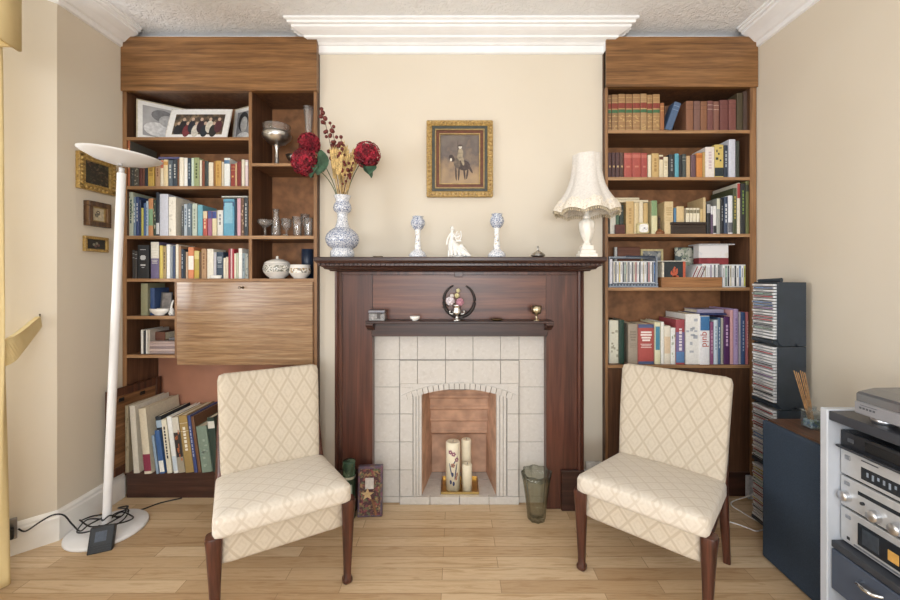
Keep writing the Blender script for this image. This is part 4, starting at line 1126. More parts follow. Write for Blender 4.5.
obj('hearth_bed', MB().box(OX0, OX1, 2.128, 2.42, .001, .038), GROUT, F)
# firebox
IX0, IX1 = wx(432, 2.39), wx(486, 2.39); YF0, YF1 = YT + .012, 2.385
mb = MB()
v = [(OX0 + .001, YF0, .04), (IX0, YF1, .04), (IX0, YF1, .62), (OX0 + .001, YF0, .62)]
mb.add(v + [(x - .02, y, z) for x, y, z in v], [(0, 1, 2, 3), (7, 6, 5, 4), (0, 3, 7, 4), (1, 5, 6, 2), (0, 4, 5, 1), (3, 2, 6, 7)])
v = [(OX1 - .001, YF0, .04), (IX1, YF1, .04), (IX1, YF1, .62), (OX1 - .001, YF0, .62)]
mb.add(v + [(x + .02, y, z) for x, y, z in v], [(3, 2, 1, 0), (4, 5, 6, 7), (4, 7, 3, 0), (2, 6, 5, 1), (1, 5, 4, 0), (7, 6, 2, 3)])
prof = [(YF1 + .0, .04), (YF1 + .0, .265), (YF1 - .030, .285), (YF1 - .032, .300)]
z = .30; y = YF1 - .030
for k in range(4):
    prof += [(y + .010, z + .012), (y + .006, z + .05), (y - .016, z + .062), (y - .018, z + .072)]; z += .072; y -= .016
prof += [(y + .01, .62), (YF1 + .04, .62), (YF1 + .04, .04)]
vs = [(x, yy, zz_) for x in (IX0 - .012, IX1 + .012) for yy, zz_ in prof]; m = len(prof)
mb.add(vs, [(i, (i + 1) % m, m + (i + 1) % m, m + i) for i in range(m)] + [tuple(range(m)), tuple(range(2 * m - 1, m - 1, -1))])
obj('firebox', mb, CLAY, F)
obj('firebox_roof', MB().box(OX0 - .01, OX1 + .01, YF0, YF1 + .03, .622, .632), CLAY, F)

# ------------------------------------------------------------------ mantelpiece
MAH = wood('mahogany', '3C1E17', '572E22', '6F3F2E', 'z', .34, .6, .8); MAHX = wood('mahogany_across', '48251B', '693A28', '834D34', 'x', .34, .6, .8)
MAHD = wood('mahogany_dark', '2C1712', '40241D', '503028', 'x', .35, .8)
YM = 2.07; mx = lambda p: wx(p, YM)
P = thing('mantelpiece', 'dark mahogany mantelpiece around the tiled fireplace', 'mantelpiece', (FX, YM, 0))
zt_ = 1.245; zl = wz(335, YM)
UL0, UL1, UR0, UR1 = mx(342), mx(372.4), mx(546.2), mx(577)
obj('upright_panel', MB().box(UL0, UL1, YM, YW, .001, zt_), MAH, P); obj('upright_panel', MB().box(UR0, UR1, YM, YW, .001, zt_), MAH, P)
obj('overmantel_panel', MB().box(UL1 + .0005, UR0 - .0005, YM + .004, YW, zl, zt_), MAHX, P)
for a, b in ((334.5, 342.4), (576.6, 583.5)):
    xa, xb = mx(a), mx(b); w_ = xb - xa
    obj('edge_moulding', MB().prism([(xa, YW), (xa, YM + .004), (xa + w_ * .12, YM - .012), (xa + w_ * .4, YM - .016), (xa + w_ * .62, YM - .008), (xa + w_ * .7, YM - .012), (xb, YM - .006), (xb, YW)], .001, 1.235), MAH, P)
for a, b in ((333.5, 357.5), (560.5, 583.6)): obj('plinth_block', MB().box(mx(a), mx(b), YM - .022, YM + .02, .001, wz(469, YM), .003), MAHD, P)
SX0, SX1 = wx(313, 1.93), wx(607.5, 1.93)
obj('mantel_shelf', MB().box(SX0, SX1, 1.93, YW - .0005, 1.277, 1.298, .004, 2), MAHD, P)
def ring(mb, prof):
    """moulding around three sides: prof = (inset from the shelf edge, z)"""
    m = len(prof); vs = []
    for (x, sx, y) in ((SX0, 1, YW - .0006), (SX0, 1, None), (SX1, -1, None), (SX1, -1, YW - .0006)):
        for o, z in prof: vs.append((x + sx * o, (1.93 + o) if y is None else y, z))
    fs = [(k * m + i, k * m + (i + 1) % m, (k + 1) * m + (i + 1) % m, (k + 1) * m + i) for k in range(3) for i in range(m)] + [tuple(range(m)), tuple(range(4 * m - 1, 3 * m - 1, -1))]
    mb.add(vs, fs); return mb
ix0 = mx(334.5) - SX0
obj('bed_moulding', ring(MB(), [(.006, 1.2768), (.010, 1.270), (.020, 1.266), (.020, 1.256), (.034, 1.250), (.042, 1.240), (.058, 1.236), (.064, 1.230), (.12, 1.230), (.12, 1.2768)]), MAHD, P)
mb = MB(); n = 62
for k in range(n): x = SX0 + .026 + (SX1 - SX0 - .052) * k / (n - 1); mb.box(x - .0055, x + .0055, 1.938, 1.952, 1.257, 1.2665)
obj('dentils', mb, MAHD, P)
obj('frieze_rail', MB().box(mx(342.5), mx(576.5), YM - .012, YM + .002, wz(275, YM), 1.2295, .002), MAH, P)
obj('centre_key', MB().box(mx(454.5), mx(463), YM - .020, YM + .0, wz(277, YM), 1.2295, .002), MAH, P)
ZS = wz(321.3, 1.97)
obj('bracket_shelf', MB().box(wx(365, 1.97), wx(554.5, 1.97), 1.97, YM + .006, ZS - .012, ZS, .003, 2), MAHD, P)
obj('apron', MB().box(mx(372.4), mx(546.2), YM - .03, YM + .01, zl - .003, ZS - .0125, .002), MAHD, P)
for a in (371, 548):
    x = wx(a, 2.03); q = .018
    obj('corbel', MB().add([(xx, yy, zz_) for xx in (x - q, x + q) for yy, zz_ in [(1.985, ZS - .0125), (1.985, ZS - .022), (1.998, ZS - .034), (2.012, ZS - .032), (2.02, ZS - .045), (2.038, ZS - .052), (YM, ZS - .05), (YM, ZS - .0125)]], [tuple(range(8)), tuple(range(15, 7, -1))] + [(i, (i + 1) % 8, 8 + (i + 1) % 8, 8 + i) for i in range(8)]), MAHD, P)

# ------------------------------------------------------------------ on the two shelves
ZM = 1.2982
DELFT = patterned('delft', 'DEE0E4', ['A0AABE', '5E6E94'], 165, .54, .15, .10); DELFTB = patterned('delft_dense', 'D4D8E0', ['8A96B0', '4C5E8C'], 150, .50, .15, .10)
x, Y = wx(341.6, 2.0), 2.015
VZ = lambda p: wz(p, 2.0)
t = thing('delft_vase', 'tall blue and white pottery vase holding the red flowers', 'vase', (x, Y, ZM)); VX, VY = x, Y
S_ = 2.0 / 400
mb = MB(); mb.mat(0).lathe([(.0001, ZM), (.052, ZM), (.058, ZM + .004), (.060, ZM + .02), (.058, ZM + .032), (.050, ZM + .044)], 36, x, Y)
mb.mat(1).lathe([(.050, ZM + .044), (.070, ZM + .058), (.081, ZM + .078), (.083, ZM + .096), (.077, ZM + .116), (.059, ZM + .136), (.038, ZM + .150)], 36, x, Y, close=False)
mb.mat(0).lathe([(.038, ZM + .150), (.030, ZM + .17), (.025, ZM + .20), (.025, ZM + .218), (.030, ZM + .226)], 36, x, Y, close=False)
mb.mat(1).lathe([(.030, ZM + .226), (.042, ZM + .236), (.045, ZM + .252), (.040, ZM + .270), (.033, ZM + .280)], 36, x, Y, close=False)
mb.mat(0).lathe([(.033, ZM + .280), (.034, ZM + .292), (.041, ZM + .306), (.0425, ZM + .312), (.039, ZM + .312), (.030, ZM + .292), (.022, ZM + .26), (.0001, ZM + .255)], 36, x, Y, close=False)
obj('body', mb, [DELFT, DELFTB], t)
RIM = ZM + .30
# flowers
PETAL = [M('8E1226', .6, 0, .25, 60), M('A81A30', .6, 0, .25, 60), M('6E0E1E', .6, 0, .25, 60)]
LEAF = M('3E6148', .6, 0, .25, 30); STEM = M('4A5A34', .7); STRAW = M('CDA866', .8, 0, .2, 90); SEED = M('D8B674', .85, 0, .2, 120); BERRY = M('702A24', .5, 0, .2, 60); TWIG = M('5C3A24', .8)
def bez(a, b, c, n=10): return [tuple((1 - t) ** 2 * Vector(a) + 2 * t * (1 - t) * Vector(b) + t * t * Vector(c)) for t in [i / n for i in range(n + 1)]]
def flowerhead(c, r, seed):
    rr = random.Random(seed); mb = MB(); N_ = 105
    for i in range(N_):
        z = 1 - 2 * (i + .5) / N_; ph = i * 2.399963
        d = Vector((math.sqrt(1 - z * z) * math.cos(ph), math.sqrt(1 - z * z) * math.sin(ph), z))
        p = Vector(c) + d * r * rr.uniform(.86, 1.04)
        u = d.cross(Vector((.3, .2, .9))).normalized(); v = d.cross(u); s = r * .20; tw = rr.uniform(0, PI)
        mb.mat(rr.choice([0, 0, 1, 1, 2]))
        for k in range(4):
            a = tw + k * PI / 2; e = u * math.cos(a) + v * math.sin(a); f = u * math.cos(a + PI/2) + v * math.sin(a + PI/2)
            mb.add([tuple(p - d * .002), tuple(p + e * s * .7 + f * s * .5 + d * .003), tuple(p + e * s * 1.25 - d * .001), tuple(p + e * s * .7 - f * s * .5 + d * .003)], [(0, 1, 2, 3)])
    mb.mat(2).ball(c, r * .84, 8)
    return mb
def leafmesh(a, dirv, L, W, up=(0, 0, 1)):
    d = Vector(dirv).normalized(); s = d.cross(Vector(up)).normalized(); nrm = s.cross(d); mb = MB(); A = Vector(a); n = 6
    vs = []
    for i in range(n + 1):
        t = i / n; w = W * math.sin(PI * min(1, t * .96 + .02)) ** .8; c = A + d * L * t - nrm * L * .25 * t * t
        vs += [tuple(c - s * w + nrm * w * .25), tuple(c), tuple(c + s * w + nrm * w * .25)]
    fs = []
    for i in range(n):
        for j in range(2): q = i * 3 + j; fs.append((q, q + 1, q + 4, q + 3))
    mb.smooth = True; mb.add(vs, fs)
    back = [(x_ - nrm.x * .0012, y_ - nrm.y * .0012, z_ - nrm.z * .0012) for x_, y_, z_ in vs]
    mb.add(back, [f[::-1] for f in fs]); return mb
def at_(px, py, Y): return (wx(px, Y), Y, wz(py, Y))
def hydrangea(label, c, r, seed, leaves, bendx):
    t = thing('hydrangea', label, 'flower', (VX, VY, ZM + .26), group='red hydrangeas in the blue and white vase')
    obj('stem', MB().tube(bez((VX + bendx * .1, VY, ZM + .262), (VX + bendx * .25, VY, ZM + .42), c, 12), .0022, 6), STEM, t)
    obj('flower_head', flowerhead(c, r, seed), PETAL, t)
    for a, d, L_, W in leaves: obj('leaf', leafmesh(a, d, L_, W), LEAF, t, fix=False)
h1 = at_(308, 145.5, 1.97); h2 = at_(302, 160, 1.94); h3 = at_(367, 155, 1.98)
hydrangea('upper of the two crowded crimson hydrangeas over the bookcase edge', at_(309.5, 143.5, 1.985), .052, 3, [], -.16)
hydrangea('lower of the two crowded crimson hydrangeas over the bookcase edge', at_(305, 162, 1.945), .066, 4, [(at_(317, 160, 1.96), (.25, -.5, -.75), .085, .034), (at_(318, 166, 1.95), (-.35, -.5, -.6), .075, .03), (at_(321, 150, 1.97), (.3, -.3, -.9), .11, .03)], -.18)
hydrangea('single crimson hydrangea leaning towards the gilt painting', h3, .064, 5, [(at_(360, 163, 1.96), (.7, -.3, -.55), .10, .036), (at_(372, 166, 1.96), (-.1, -.6, -.5), .06, .034)], .14)
leafs = leafmesh(at_(332, 185, 1.98), (-.9, -.2, .25), .05, .014)
# dried wheat
def wheat(rs):
    t = thing('wheat_stalk', 'straw-coloured dried wheat stalk in the blue and white vase', 'dried stalk', (VX, VY, ZM + .26), group='dried wheat stalks in the blue and white vase', local=True)
    L_ = .26
    obj('stalk', MB().tube([(0, 0, 0), (.004, 0, L_ * .5), (.009, 0, L_)], .0013, 5), STRAW, t)
    mb = MB()
    for i in range(11):
        for s in (-1, 1):
            z = L_ - .065 + i * .0085; x_ = .007 + .0009 * i
            mb.at((x_ + s * .0035, 0, z), 0, 0, s * .35).lathe([(.0003, -.008), (.0042, 0), (.003, .008), (.0003, .018)], 5, close=False)
    mb.at().tube([(.008, 0, L_), (.017, 0, L_ + .04)], .0008, 4)
    obj('ear', mb, SEED, t); return t
w0 = wheat(1)
for i in range(34):
    o = w0 if i == 0 else dup(w0)
    rr = random.Random(i + 40)
    a = rr.uniform(0, 2 * PI); tilt = rr.uniform(.03, .28)
    o.location = (VX + rr.uniform(-.014, .016), VY + rr.uniform(-.014, .01), ZM + .258)
    o.rotation_euler = (rr.uniform(-.16, .10), rr.uniform(-.30, .22), a * .0 + rr.uniform(-.4, .4))
    s = rr.uniform(.75, 1.12); o.scale = (1, 1, s)
def sprig(label, pts, n, seed, rmax=.010):
    t = thing('berry_sprig', label, 'dried sprig', (VX, VY, ZM + .26), group='berry sprigs in the blue and white vase')
    obj('twig', MB().tube(pts, .0016, 6), TWIG, t); rr = random.Random(seed); pv = [Vector(p) for p in pts]; m = len(pv)
    for i in range(n + 5):
        q = m - 1 - (i * .55); k = int(max(1, q)); p = pv[k] + Vector((rr.uniform(-1, 1), rr.uniform(-.8, .4), rr.uniform(-.7, .9))) * .016 * (0 if i == 0 else 1)
        r = rr.uniform(.65, 1.05) * rmax * 1.15
        obj('berry', MB().ball(tuple(p), r, 7).tube([tuple(pv[k]), tuple(p)], .0008, 4), BERRY, t)
b0_ = (VX - .004, VY, ZM + .262)
sprig('tall dark red berry sprig rising highest beside the bookcase edge', bez(b0_, at_(333, 150, 2.0), at_(321.5, 109, 1.99), 16), 11, 1, .011)
sprig('dark red berry sprig with dense tip behind the wheat', bez(b0_, at_(341, 160, 2.0), at_(330, 123, 1.985), 16), 14, 2, .010)
sprig('short dark red berry sprig upright among the wheat ears', bez(b0_, at_(343, 170, 2.0), at_(341, 137, 1.98), 14), 9, 3, .009)
sprig('dark red berry sprig angled towards the single hydrangea', bez(b0_, at_(345, 180, 2.0), at_(353, 163, 1.97), 12), 7, 4, .007)
# candlesticks
def candlestick(label, px, ytop):
    Y = 2.0; x = wx(px, Y); h = wz(ytop, Y) - ZM; k = h / .21
    t = thing('china_candlestick', label, 'candlestick', (x, Y, ZM), group='blue and white candlesticks')
    mb = MB(); z = lambda v: ZM + v * k
    obj('foot', MB().lathe([(.0001, ZM), (.043, ZM), (.045, z(.008)), (.042, z(.018)), (.034, z(.028)), (.022, z(.036)), (.018, z(.042))], 28, x, Y), DELFT, t)
    obj('column', MB().lathe([(.018, z(.042)), (.016, z(.06)), (.013, z(.085)), (.0125, z(.11)), (.0135, z(.13)), (.017, z(.142))], 24, x, Y), patterned('delftpale', 'E9E9E8', ['8FA2C4', 'B8A88E'], 60, .56, .2, .1), t)
    obj('socket', MB().lathe([(.017, z(.142)), (.026, z(.152)), (.034, z(.168)), (.035, z(.180)), (.030, z(.194)), (.024, z(.202)), (.028, z(.21)), (.022, z(.208)), (.016, z(.19)), (.0001, z(.186))], 28, x, Y, 7, .05, close=False), DELFTB, t)
    return t
candlestick('shorter blue and white china candlestick beside the flower vase', 417.8, 216.5)
candlestick('taller blue and white china candlestick towards the table lamp', 496.8, 214)
# porcelain figure of a seated lady with a lyre-shaped piece
x, Y = wx(456, 2.0), 2.0
t = thing('porcelain_figurine', 'white porcelain figurine of a seated lady with spreading skirt between the candlesticks', 'figurine', (x, Y, ZM))
POR = M('ECEAE6', .22, 0, .03, 40); PORD = patterned('porcelain', 'E8E6E2', ['B9C2CC', 'CDB9A8'], 70, .6, .2, .15)
zz = lambda p: wz(p, 2.0); xx = lambda p: wx(p, 2.0)
mb = MB().loft([(xx(458), Y, ZM, .052, .04), (xx(458), Y, ZM + .012, .053, .038), (xx(456), Y, ZM + .04, .040, .032), (xx(453.5), Y, ZM + .066, .028, .026), (xx(452), Y, ZM + .084, .018, .018), (xx(451.6), Y, ZM + .092, .011, .012), (xx(451.8), Y, ZM + .106, .015, .013), (xx(452), Y, ZM + .118, .017, .012), (xx(452), Y, ZM + .126, .006, .006), (xx(452.2), Y, ZM + .131, .0055, .006), (xx(452.4), Y - .001, ZM + .137, .0095, .010), (xx(452.4), Y - .001, ZM + .146, .010, .011), (xx(452.2), Y, ZM + .154, .005, .006)], 20, 2.2)
for i in range(6):
    a = -.5 + i * .42
    mb.tube([(xx(453), Y - .02, ZM + .075), (xx(457) + .022 * math.sin(a - .3), Y - .034, ZM + .04), (xx(458) + .058 * math.sin(a - .1), Y - .036 - .006 * math.cos(a), ZM + .006)], [.004, .008, .009], 8)
mb.tube([(xx(460), Y - .02, ZM + .06), (xx(464), Y - .022, ZM + .034), (xx(470.5), Y - .02, ZM + .005)], [.014, .013, .006], 10)
obj('lady', mb, [PORD], t)
mb = MB().tube(bez((xx(452.8), Y - .01, ZM + .116), (xx(457), Y - .03, ZM + .088), (xx(459.5), Y - .02, ZM + .108), 8), .0045, 8).tube(bez((xx(450.5), Y - .008, ZM + .116), (xx(446.5), Y - .018, ZM + .09), (xx(447), Y - .02, ZM + .062), 8), .0045, 8)
obj('arms', mb, POR, t)
mb = MB().tube(bez((xx(456.5), Y - .022, ZM + .082), (xx(454.5), Y - .026, ZM + .11), (xx(457.4), Y - .022, ZM + .128), 8), .003, 7).tube(bez((xx(459), Y - .022, ZM + .082), (xx(462.5), Y - .026, ZM + .10), (xx(460.4), Y - .022, ZM + .13), 8), .003, 7)
for k in range(3): mb.tube([(xx(457.2 + k * .8), Y - .022, ZM + .084), (xx(457.6 + k * .8), Y - .022, ZM + .12)], .0009, 5)
mb.tube([(xx(456), Y - .022, ZM + .081), (xx(461.4), Y - .022, ZM + .081)], .004, 8)
obj('lyre', mb, POR, t)
obj('hair', MB().ball((xx(451.9), Y + .003, ZM + .149), .0105, 8), patterned('hairp', 'D6D2C8', ['A8A296'], 90, .5, .3), t)
for lx in (448.8, 451.6): obj('stool_leg', MB().lathe([(.004, ZM), (.0025, ZM + .012), (.005, ZM + .026), (.003, ZM + .034)], 8, xx(lx), Y - .041), POR, t)
# little lidded brass bell and flat brass piece
x, Y = wx(538, 2.0), 2.0
t = thing('lidded_dish', 'small silver lidded dish with knob beside the table lamp', 'dish', (x, Y, ZM))
obj('dish', MB().lathe([(.0001, ZM), (.02, ZM), (.034, ZM + .008), (.036, ZM + .012), (.033, ZM + .013)], 24, x, Y), metal('pewter', 'B4B0AA', .3), t)
l = obj('lid', MB().lathe([(.033, ZM + .0132), (.026, ZM + .022), (.013, ZM + .031), (.007, ZM + .035)], 24, x, Y), metal('pewter', 'B4B0AA', .3), t)
obj('knob', MB().lathe([(.006, ZM + .035), (.004, ZM + .042), (.0065, ZM + .049), (.003, ZM + .056), (.0001, ZM + .058)], 12, x, Y), metal('pewter', 'B4B0AA', .3), l)
single('trinket_dish', MB().lathe([(.0001, ZM), (.022, ZM), (.026, ZM + .006), (.024, ZM + .006), (.018, ZM + .002), (.0001, ZM + .002)], 20, wx(378, 2.0), 2.0), KEYM, 'tiny flat dark dish on the mantel shelf beside the flower vase', 'dish')
# table lamp
x, Y = wx(587, 1.965), 1.968
t = thing('table_lamp', 'white urn table lamp with a scalloped pale fabric shade', 'lamp', (x, Y, ZM))
LZ = lambda p: wz(p, 1.965); STONE = patterned('alabaster', 'EDE8DE', ['E0D8C8'], 25, .5, .3, .3)
mb = MB().box(x - .043, x + .043, Y - .035, Y + .035, ZM, ZM + .018, .002).box(x - .036, x + .036, Y - .03, Y + .03, ZM + .018, ZM + .034, .002).box(x - .028, x + .028, Y - .024, Y + .024, ZM + .034, ZM + .058, .003)
obj('base', mb, STONE, t)
prof = [(.020, ZM + .058), (.022, ZM + .064), (.014, ZM + .072), (.016, ZM + .08), (.026, ZM + .1), (.035, ZM + .13), (.038, ZM + .158), (.035, ZM + .175), (.022, ZM + .185), (.015, ZM + .19)]
mb = MB(); n = 40; vs = []
for r, z in prof:
    for i in range(n): a = 2 * PI * i / n; q = r * (1 + .06 * math.cos(8 * a + (z - ZM) * 40)); vs.append((x + q * math.cos(a), Y + q * math.sin(a), z))
mb.add(vs, [(k * n + i, k * n + (i + 1) % n, (k + 1) * n + (i + 1) % n, (k + 1) * n + i) for k in range(len(prof) - 1) for i in range(n)], True)
obj('urn', mb, STONE, t)
obj('neck', MB().lathe([(.015, ZM + .19), (.018, ZM + .2), (.012, ZM + .206), (.010, ZM + .23), (.015, ZM + .238), (.012, ZM + .244), (.010, ZM + .28)], 20, x, Y), STONE, t)
obj('bulb_holder', MB().lathe([(.013, ZM + .28), (.014, ZM + .32), (.008, ZM + .33)], 14, x, Y), metal('brassy', 'B89A5A', .3), t)
SH = M('DAD4CD', .8, 0, .04, 120, .1); TRIM = patterned('shade_trim', 'E4DACA', ['BFAF96', 'EEE6DA'], 120, .5, .8, .2); FR = M('CBBB9C', .9, 0, .2, 200)
xs_ = wx(587, 1.965); n = 96
def shadering(r, z, scal, wave): return [(xs_ + r * (1 + scal * abs(math.cos(4 * a)) - scal * .5) * math.cos(a), Y + r * (1 + scal * abs(math.cos(4 * a)) - scal * .5) * math.sin(a), z - wave * (1 - abs(math.cos(4 * a))) + wave * .0) for a in [2 * PI * i / n + PI / 8 for i in range(n)]]
z0, z1 = LZ(209), LZ(155.5)
sp = [(.068, 1.0), (.0685, .86), (.072, .72), (.078, .58), (.088, .44), (.105, .30), (.128, .17), (.148, .06)]
rings = [shadering(r, z0 + (z1 - z0) * k, .07 * (1 - k * .3), .016 * (1 - k) ** 2) for r, k in sp]
def skin(rings, thick=.0015):
    mb = MB(); m = len(rings); vs = [p for rg in rings for p in rg]; nn = len(rings[0])
    fs = [(k * nn + i, k * nn + (i + 1) % nn, (k + 1) * nn + (i + 1) % nn, (k + 1) * nn + i) for k in range(m - 1) for i in range(nn)]
    mb.add(vs, fs, True)
    inn = [(xs_ + (px - xs_) * (1 - thick / .1), Y + (py - Y) * (1 - thick / .1), pz) for px, py, pz in vs]
    mb.add(inn, [f[::-1] for f in fs], True)
    return mb
sh = obj('shade', skin(rings), SH, t, fix=False)
r2 = []
for j, (r, dz) in enumerate([(.124, .048), (.139, .034), (.142, .027), (.154, .008), (.160, -.010)]):
    rg = shadering(r, z0 + dz, .07, .016)
    r2.append([(xs_ + (px - xs_) * (1 + .02 * math.sin(i * PI * .5 + j)), Y + (py - Y) * (1 + .02 * math.sin(i * PI * .5 + j)), pz) for i, (px, py, pz) in enumerate(rg)])
obj('ruffle_trim', skin(r2), TRIM, sh, fix=False)
mb = MB(); fr = shadering(.153, z0 - .006, .07, .016)
for i, (px, py, pz) in enumerate(fr): mb.tube([(px, py, pz), (px + .001, py, pz - .018)], .003, 5)
obj('fringe', mb, FR, sh)
# bracket shelf pieces
def bz(p): return wz(p, 2.0)
YBR = 2.0
x = wx(377, YBR)
t = thing('tin_box', 'small grey metal tin with dark clasp at the end of the bracket shelf', 'tin', (x, YBR, ZS))
obj('body', MB().box(wx(369.5, YBR), wx(385.5, YBR), YBR - .02, YBR + .03, ZS + .0003, bz(313) , .004, 2), patterned('tin', '7E7C7C', ['A8A6A4', '5A5654'], 90, .5, .35, .2), t)
obj('lid', MB().box(wx(369, YBR), wx(386, YBR), YBR - .022, YBR + .032, bz(313) + .0003, bz(309.6), .004, 2), metal('tinlid', '77757A', .4), t)
obj('clasp', MB().box(x + .004, x + .02, YBR - .0245, YBR - .0205, ZS + .012, bz(312), .001), M('4A4444', .5), t)
x = wx(415, YBR)
single('china_salt_dish', MB().lathe([(.0001, ZS + .0003), (.014, ZS + .0003), (.015, ZS + .004), (.024, ZS + .012), (.026, ZS + .022), (.024, ZS + .022), (.018, ZS + .01), (.0001, ZS + .007)], 24, x, YBR), [CHINA], 'tiny white bowl on the bracket shelf between tin and silver urn', 'bowl')
x = wx(457, YBR)
t = thing('silver_urn', 'small silver urn of posies in the middle of the bracket shelf', 'urn', (x, YBR, ZS))
obj('body', MB().lathe([(.0001, ZS + .0003), (.022, ZS + .0003), (.02, ZS + .006), (.009, ZS + .012), (.008, ZS + .026), (.02, ZS + .032), (.024, ZS + .045), (.018, ZS + .056), (.02, ZS + .074), (.026, ZS + .080), (.022, ZS + .080), (.016, ZS + .07), (.0001, ZS + .06)], 24, x, YBR), SILV, t)
for s in (-1, 1): obj('handle', MB().tube(bez((x + s * .014, YBR, ZS + .034), (x + s * .045, YBR, ZS + .030), (x + s * .034, YBR, ZS + .05), 8), .003, 7), SILV, t)
def posy(name, label, c, r, col):
    o = thing(name, label, 'flower', (c[0], c[1], ZS + .07), group='posies in the silver urn')
    obj('bloom', flowerhead_small(c, r), [M(col, .6, 0, .15, 80)], o); obj('stem', MB().tube([(x + (c[0] - x) * .2, YBR, ZS + .064), c], .0015, 5), STEM, o)
def flowerhead_small(c, r):
    mb = MB(); N_ = 22
    for i in range(N_):
        z = 1 - 2 * (i + .5) / N_; ph = i * 2.4; d = Vector((math.sqrt(1 - z*z) * math.cos(ph), math.sqrt(1 - z*z) * math.sin(ph), z)); mb.ball(tuple(Vector(c) + d * r * .72), r * .38, 5)
    return mb
posy('pink_posy', 'pink rose bloom in the small silver urn', at_(460, 302, 1.985), .019, 'C08496'); posy('white_posy', 'pale white bloom at the lower side of the silver urn', at_(450.2, 301, 1.985), .021, 'D9CFD6'); posy('yellow_posy', 'lower yellow bloom above the silver urn', at_(457, 295.5, 1.995), .012, 'CFC490'); posy('yellow_posy', 'topmost small yellow bloom above the silver urn', at_(458.2, 290.5, 1.998), .010, 'D4C896'); posy('white_posy', 'small white bud high beside the yellow blooms', at_(452, 296, 1.995), .010, 'DCD2CC')
# dark crescent ornament standing behind
t = thing('wreath_ornament', 'dark open ring wreath standing behind the silver urn', 'wreath', (x, 2.045, ZS))
cx, cz, r0 = wx(459.2, 2.045), wz(300.5, 2.045), .079
an = [math.radians(v_) for v_ in range(112, 112 + 317, 8)]
obj('ring', MB().tube([(cx + r0 * math.cos(a), 2.045, cz + (r0 + .004) * math.sin(a)) for a in an], [.0035 + .0062 * math.sin(PI * i / (len(an) - 1)) ** .8 for i in range(len(an))], 10), M('2E2320', .5, 0, .2, 60), t)
obj('stand', MB().box(cx - .02, cx + .02, 2.035, 2.055, ZS + .0003, cz - r0 + .002, .002), M('2E2320', .5), t)
for k, (px, py) in enumerate(((446, 313), (448.5, 307), (453, 310), (463, 311), (444.8, 309.5))):
    obj('leaf', leafmesh(at_(px, py, 2.02), (math.cos(k * 2.1), -.3, math.sin(k * 2.1)), .022, .009), M('3A3630', .6), t, fix=False)
x = wx(496.8, YBR)
single('brass_dish', MB().lathe([(.0001, ZS + .0003), (.02, ZS + .0003), (.032, ZS + .007), (.034, ZS + .010), (.03, ZS + .008), (.0001, ZS + .003)], 28, x, YBR), metal('oldbrass', '7A6444', .4), 'flat brass dish between silver urn and goblet', 'dish')
x = wx(536.5, YBR)
t = thing('brass_goblet', 'small brass-coloured goblet at the end of the bracket shelf', 'goblet', (x, YBR, ZS))
GB = metal('gobl', 'C8BA9A', .3)
obj('foot', MB().lathe([(.0001, ZS + .0003), (.018, ZS + .0003), (.016, ZS + .004), (.005, ZS + .01), (.0045, ZS + .026), (.010, ZS + .032)], 24, x, YBR), GB, t)
obj('cup', MB().lathe([(.010, ZS + .032), (.022, ZS + .038), (.0245, ZS + .05), (.026, ZS + .074), (.0245, ZS + .074), (.021, ZS + .042), (.0001, ZS + .036)], 24, x, YBR), GB, t)
# painting over the mantel
def painting_parts(t, w, h, q, d):
    pass
GOLD = patterned('gilt', 'B08A44', ['D0AC60', '7A5A2A'], 90, .5, .38, .2)
x0, x1, z0, z1 = wx(426.5, YW - .03), wx(493, YW - .03), wz(196.8, YW - .03), wz(120.2, YW - .03)
t = thing('framed_painting', 'gilt-framed brown painting of a rider on a horse above the mantel shelf', 'painting', ((x0 + x1) / 2, YW - .001, z0), local=True)
W_, H_ = x1 - x0, z1 - z0
def frame_ring(a, b, y0, y1, bev=.002):
    mb = MB(); w, h = W_ / 2, H_
    return mb.box(-w + a, w - a, y0, y1, a, b, bev).box(-w + a, w - a, y0, y1, h - b, h - a, bev).box(-w + a, -w + b, y0, y1, b, h - b, bev).box(w - b, w - a, y0, y1, b, h - b, bev)
obj('frame', frame_ring(0, .030, -.034, 0, .005), GOLD, t)
mb = MB()
for i in range(15):
    for zc in (.016, H_ - .016): mb.ball((-W_ / 2 + .022 + i * (W_ - .044) / 14, -.034, zc), .0075, 6)
for i in range(17):
    for xc in (-W_ / 2 + .016, W_ / 2 - .016): mb.ball((xc, -.034, .022 + i * (H_ - .044) / 16), .0075, 6)
obj('carved_ornament', mb, GOLD, t)
obj('green_band', frame_ring(.030, .046, -.028, 0, .001), M('43463F', .5, 0, .12, 40), t)
obj('gilt_fillet', frame_ring(.046, .053, -.030, 0, .002), M('A88A54', .4), t)
obj('red_slip', frame_ring(.053, .070, -.024, 0, .001), M('6E3A22', .5, 0, .12, 40), t)
obj('inner_fillet', frame_ring(.070, .075, -.026, 0, .001), M('B8985C', .4), t)
PB_, nt_, bs_ = base_mat('oil_ground')
sp_ = N(nt_, 'ShaderNodeSeparateXYZ'); tc_ = N(nt_, 'ShaderNodeTexCoord'); nt_.links.new(tc_.outputs['Object'], sp_.inputs[0])
ma_ = N(nt_, 'ShaderNodeMath', operation='MULTIPLY_ADD'); ma_.inputs[1].default_value = 2.4; nt_.links.new(sp_.outputs['Z'], ma_.inputs[0])
mb_ = N(nt_, 'ShaderNodeMath', operation='MULTIPLY_ADD'); mb_.inputs[1].default_value = 1.1; mb_.inputs[2].default_value = -.55; nt_.links.new(noise(nt_, coords(nt_), 14, 4), mb_.inputs[0]); nt_.links.new(mb_.outputs[0], ma_.inputs[2])
nt_.links.new(ramp(nt_, ma_.outputs[0], [(.15, 'A98A62'), (.42, '8F755A'), (.62, '635650'), (.9, '776A60')]), bs_.inputs['Base Color']); bs_.inputs['Roughness'].default_value = .5
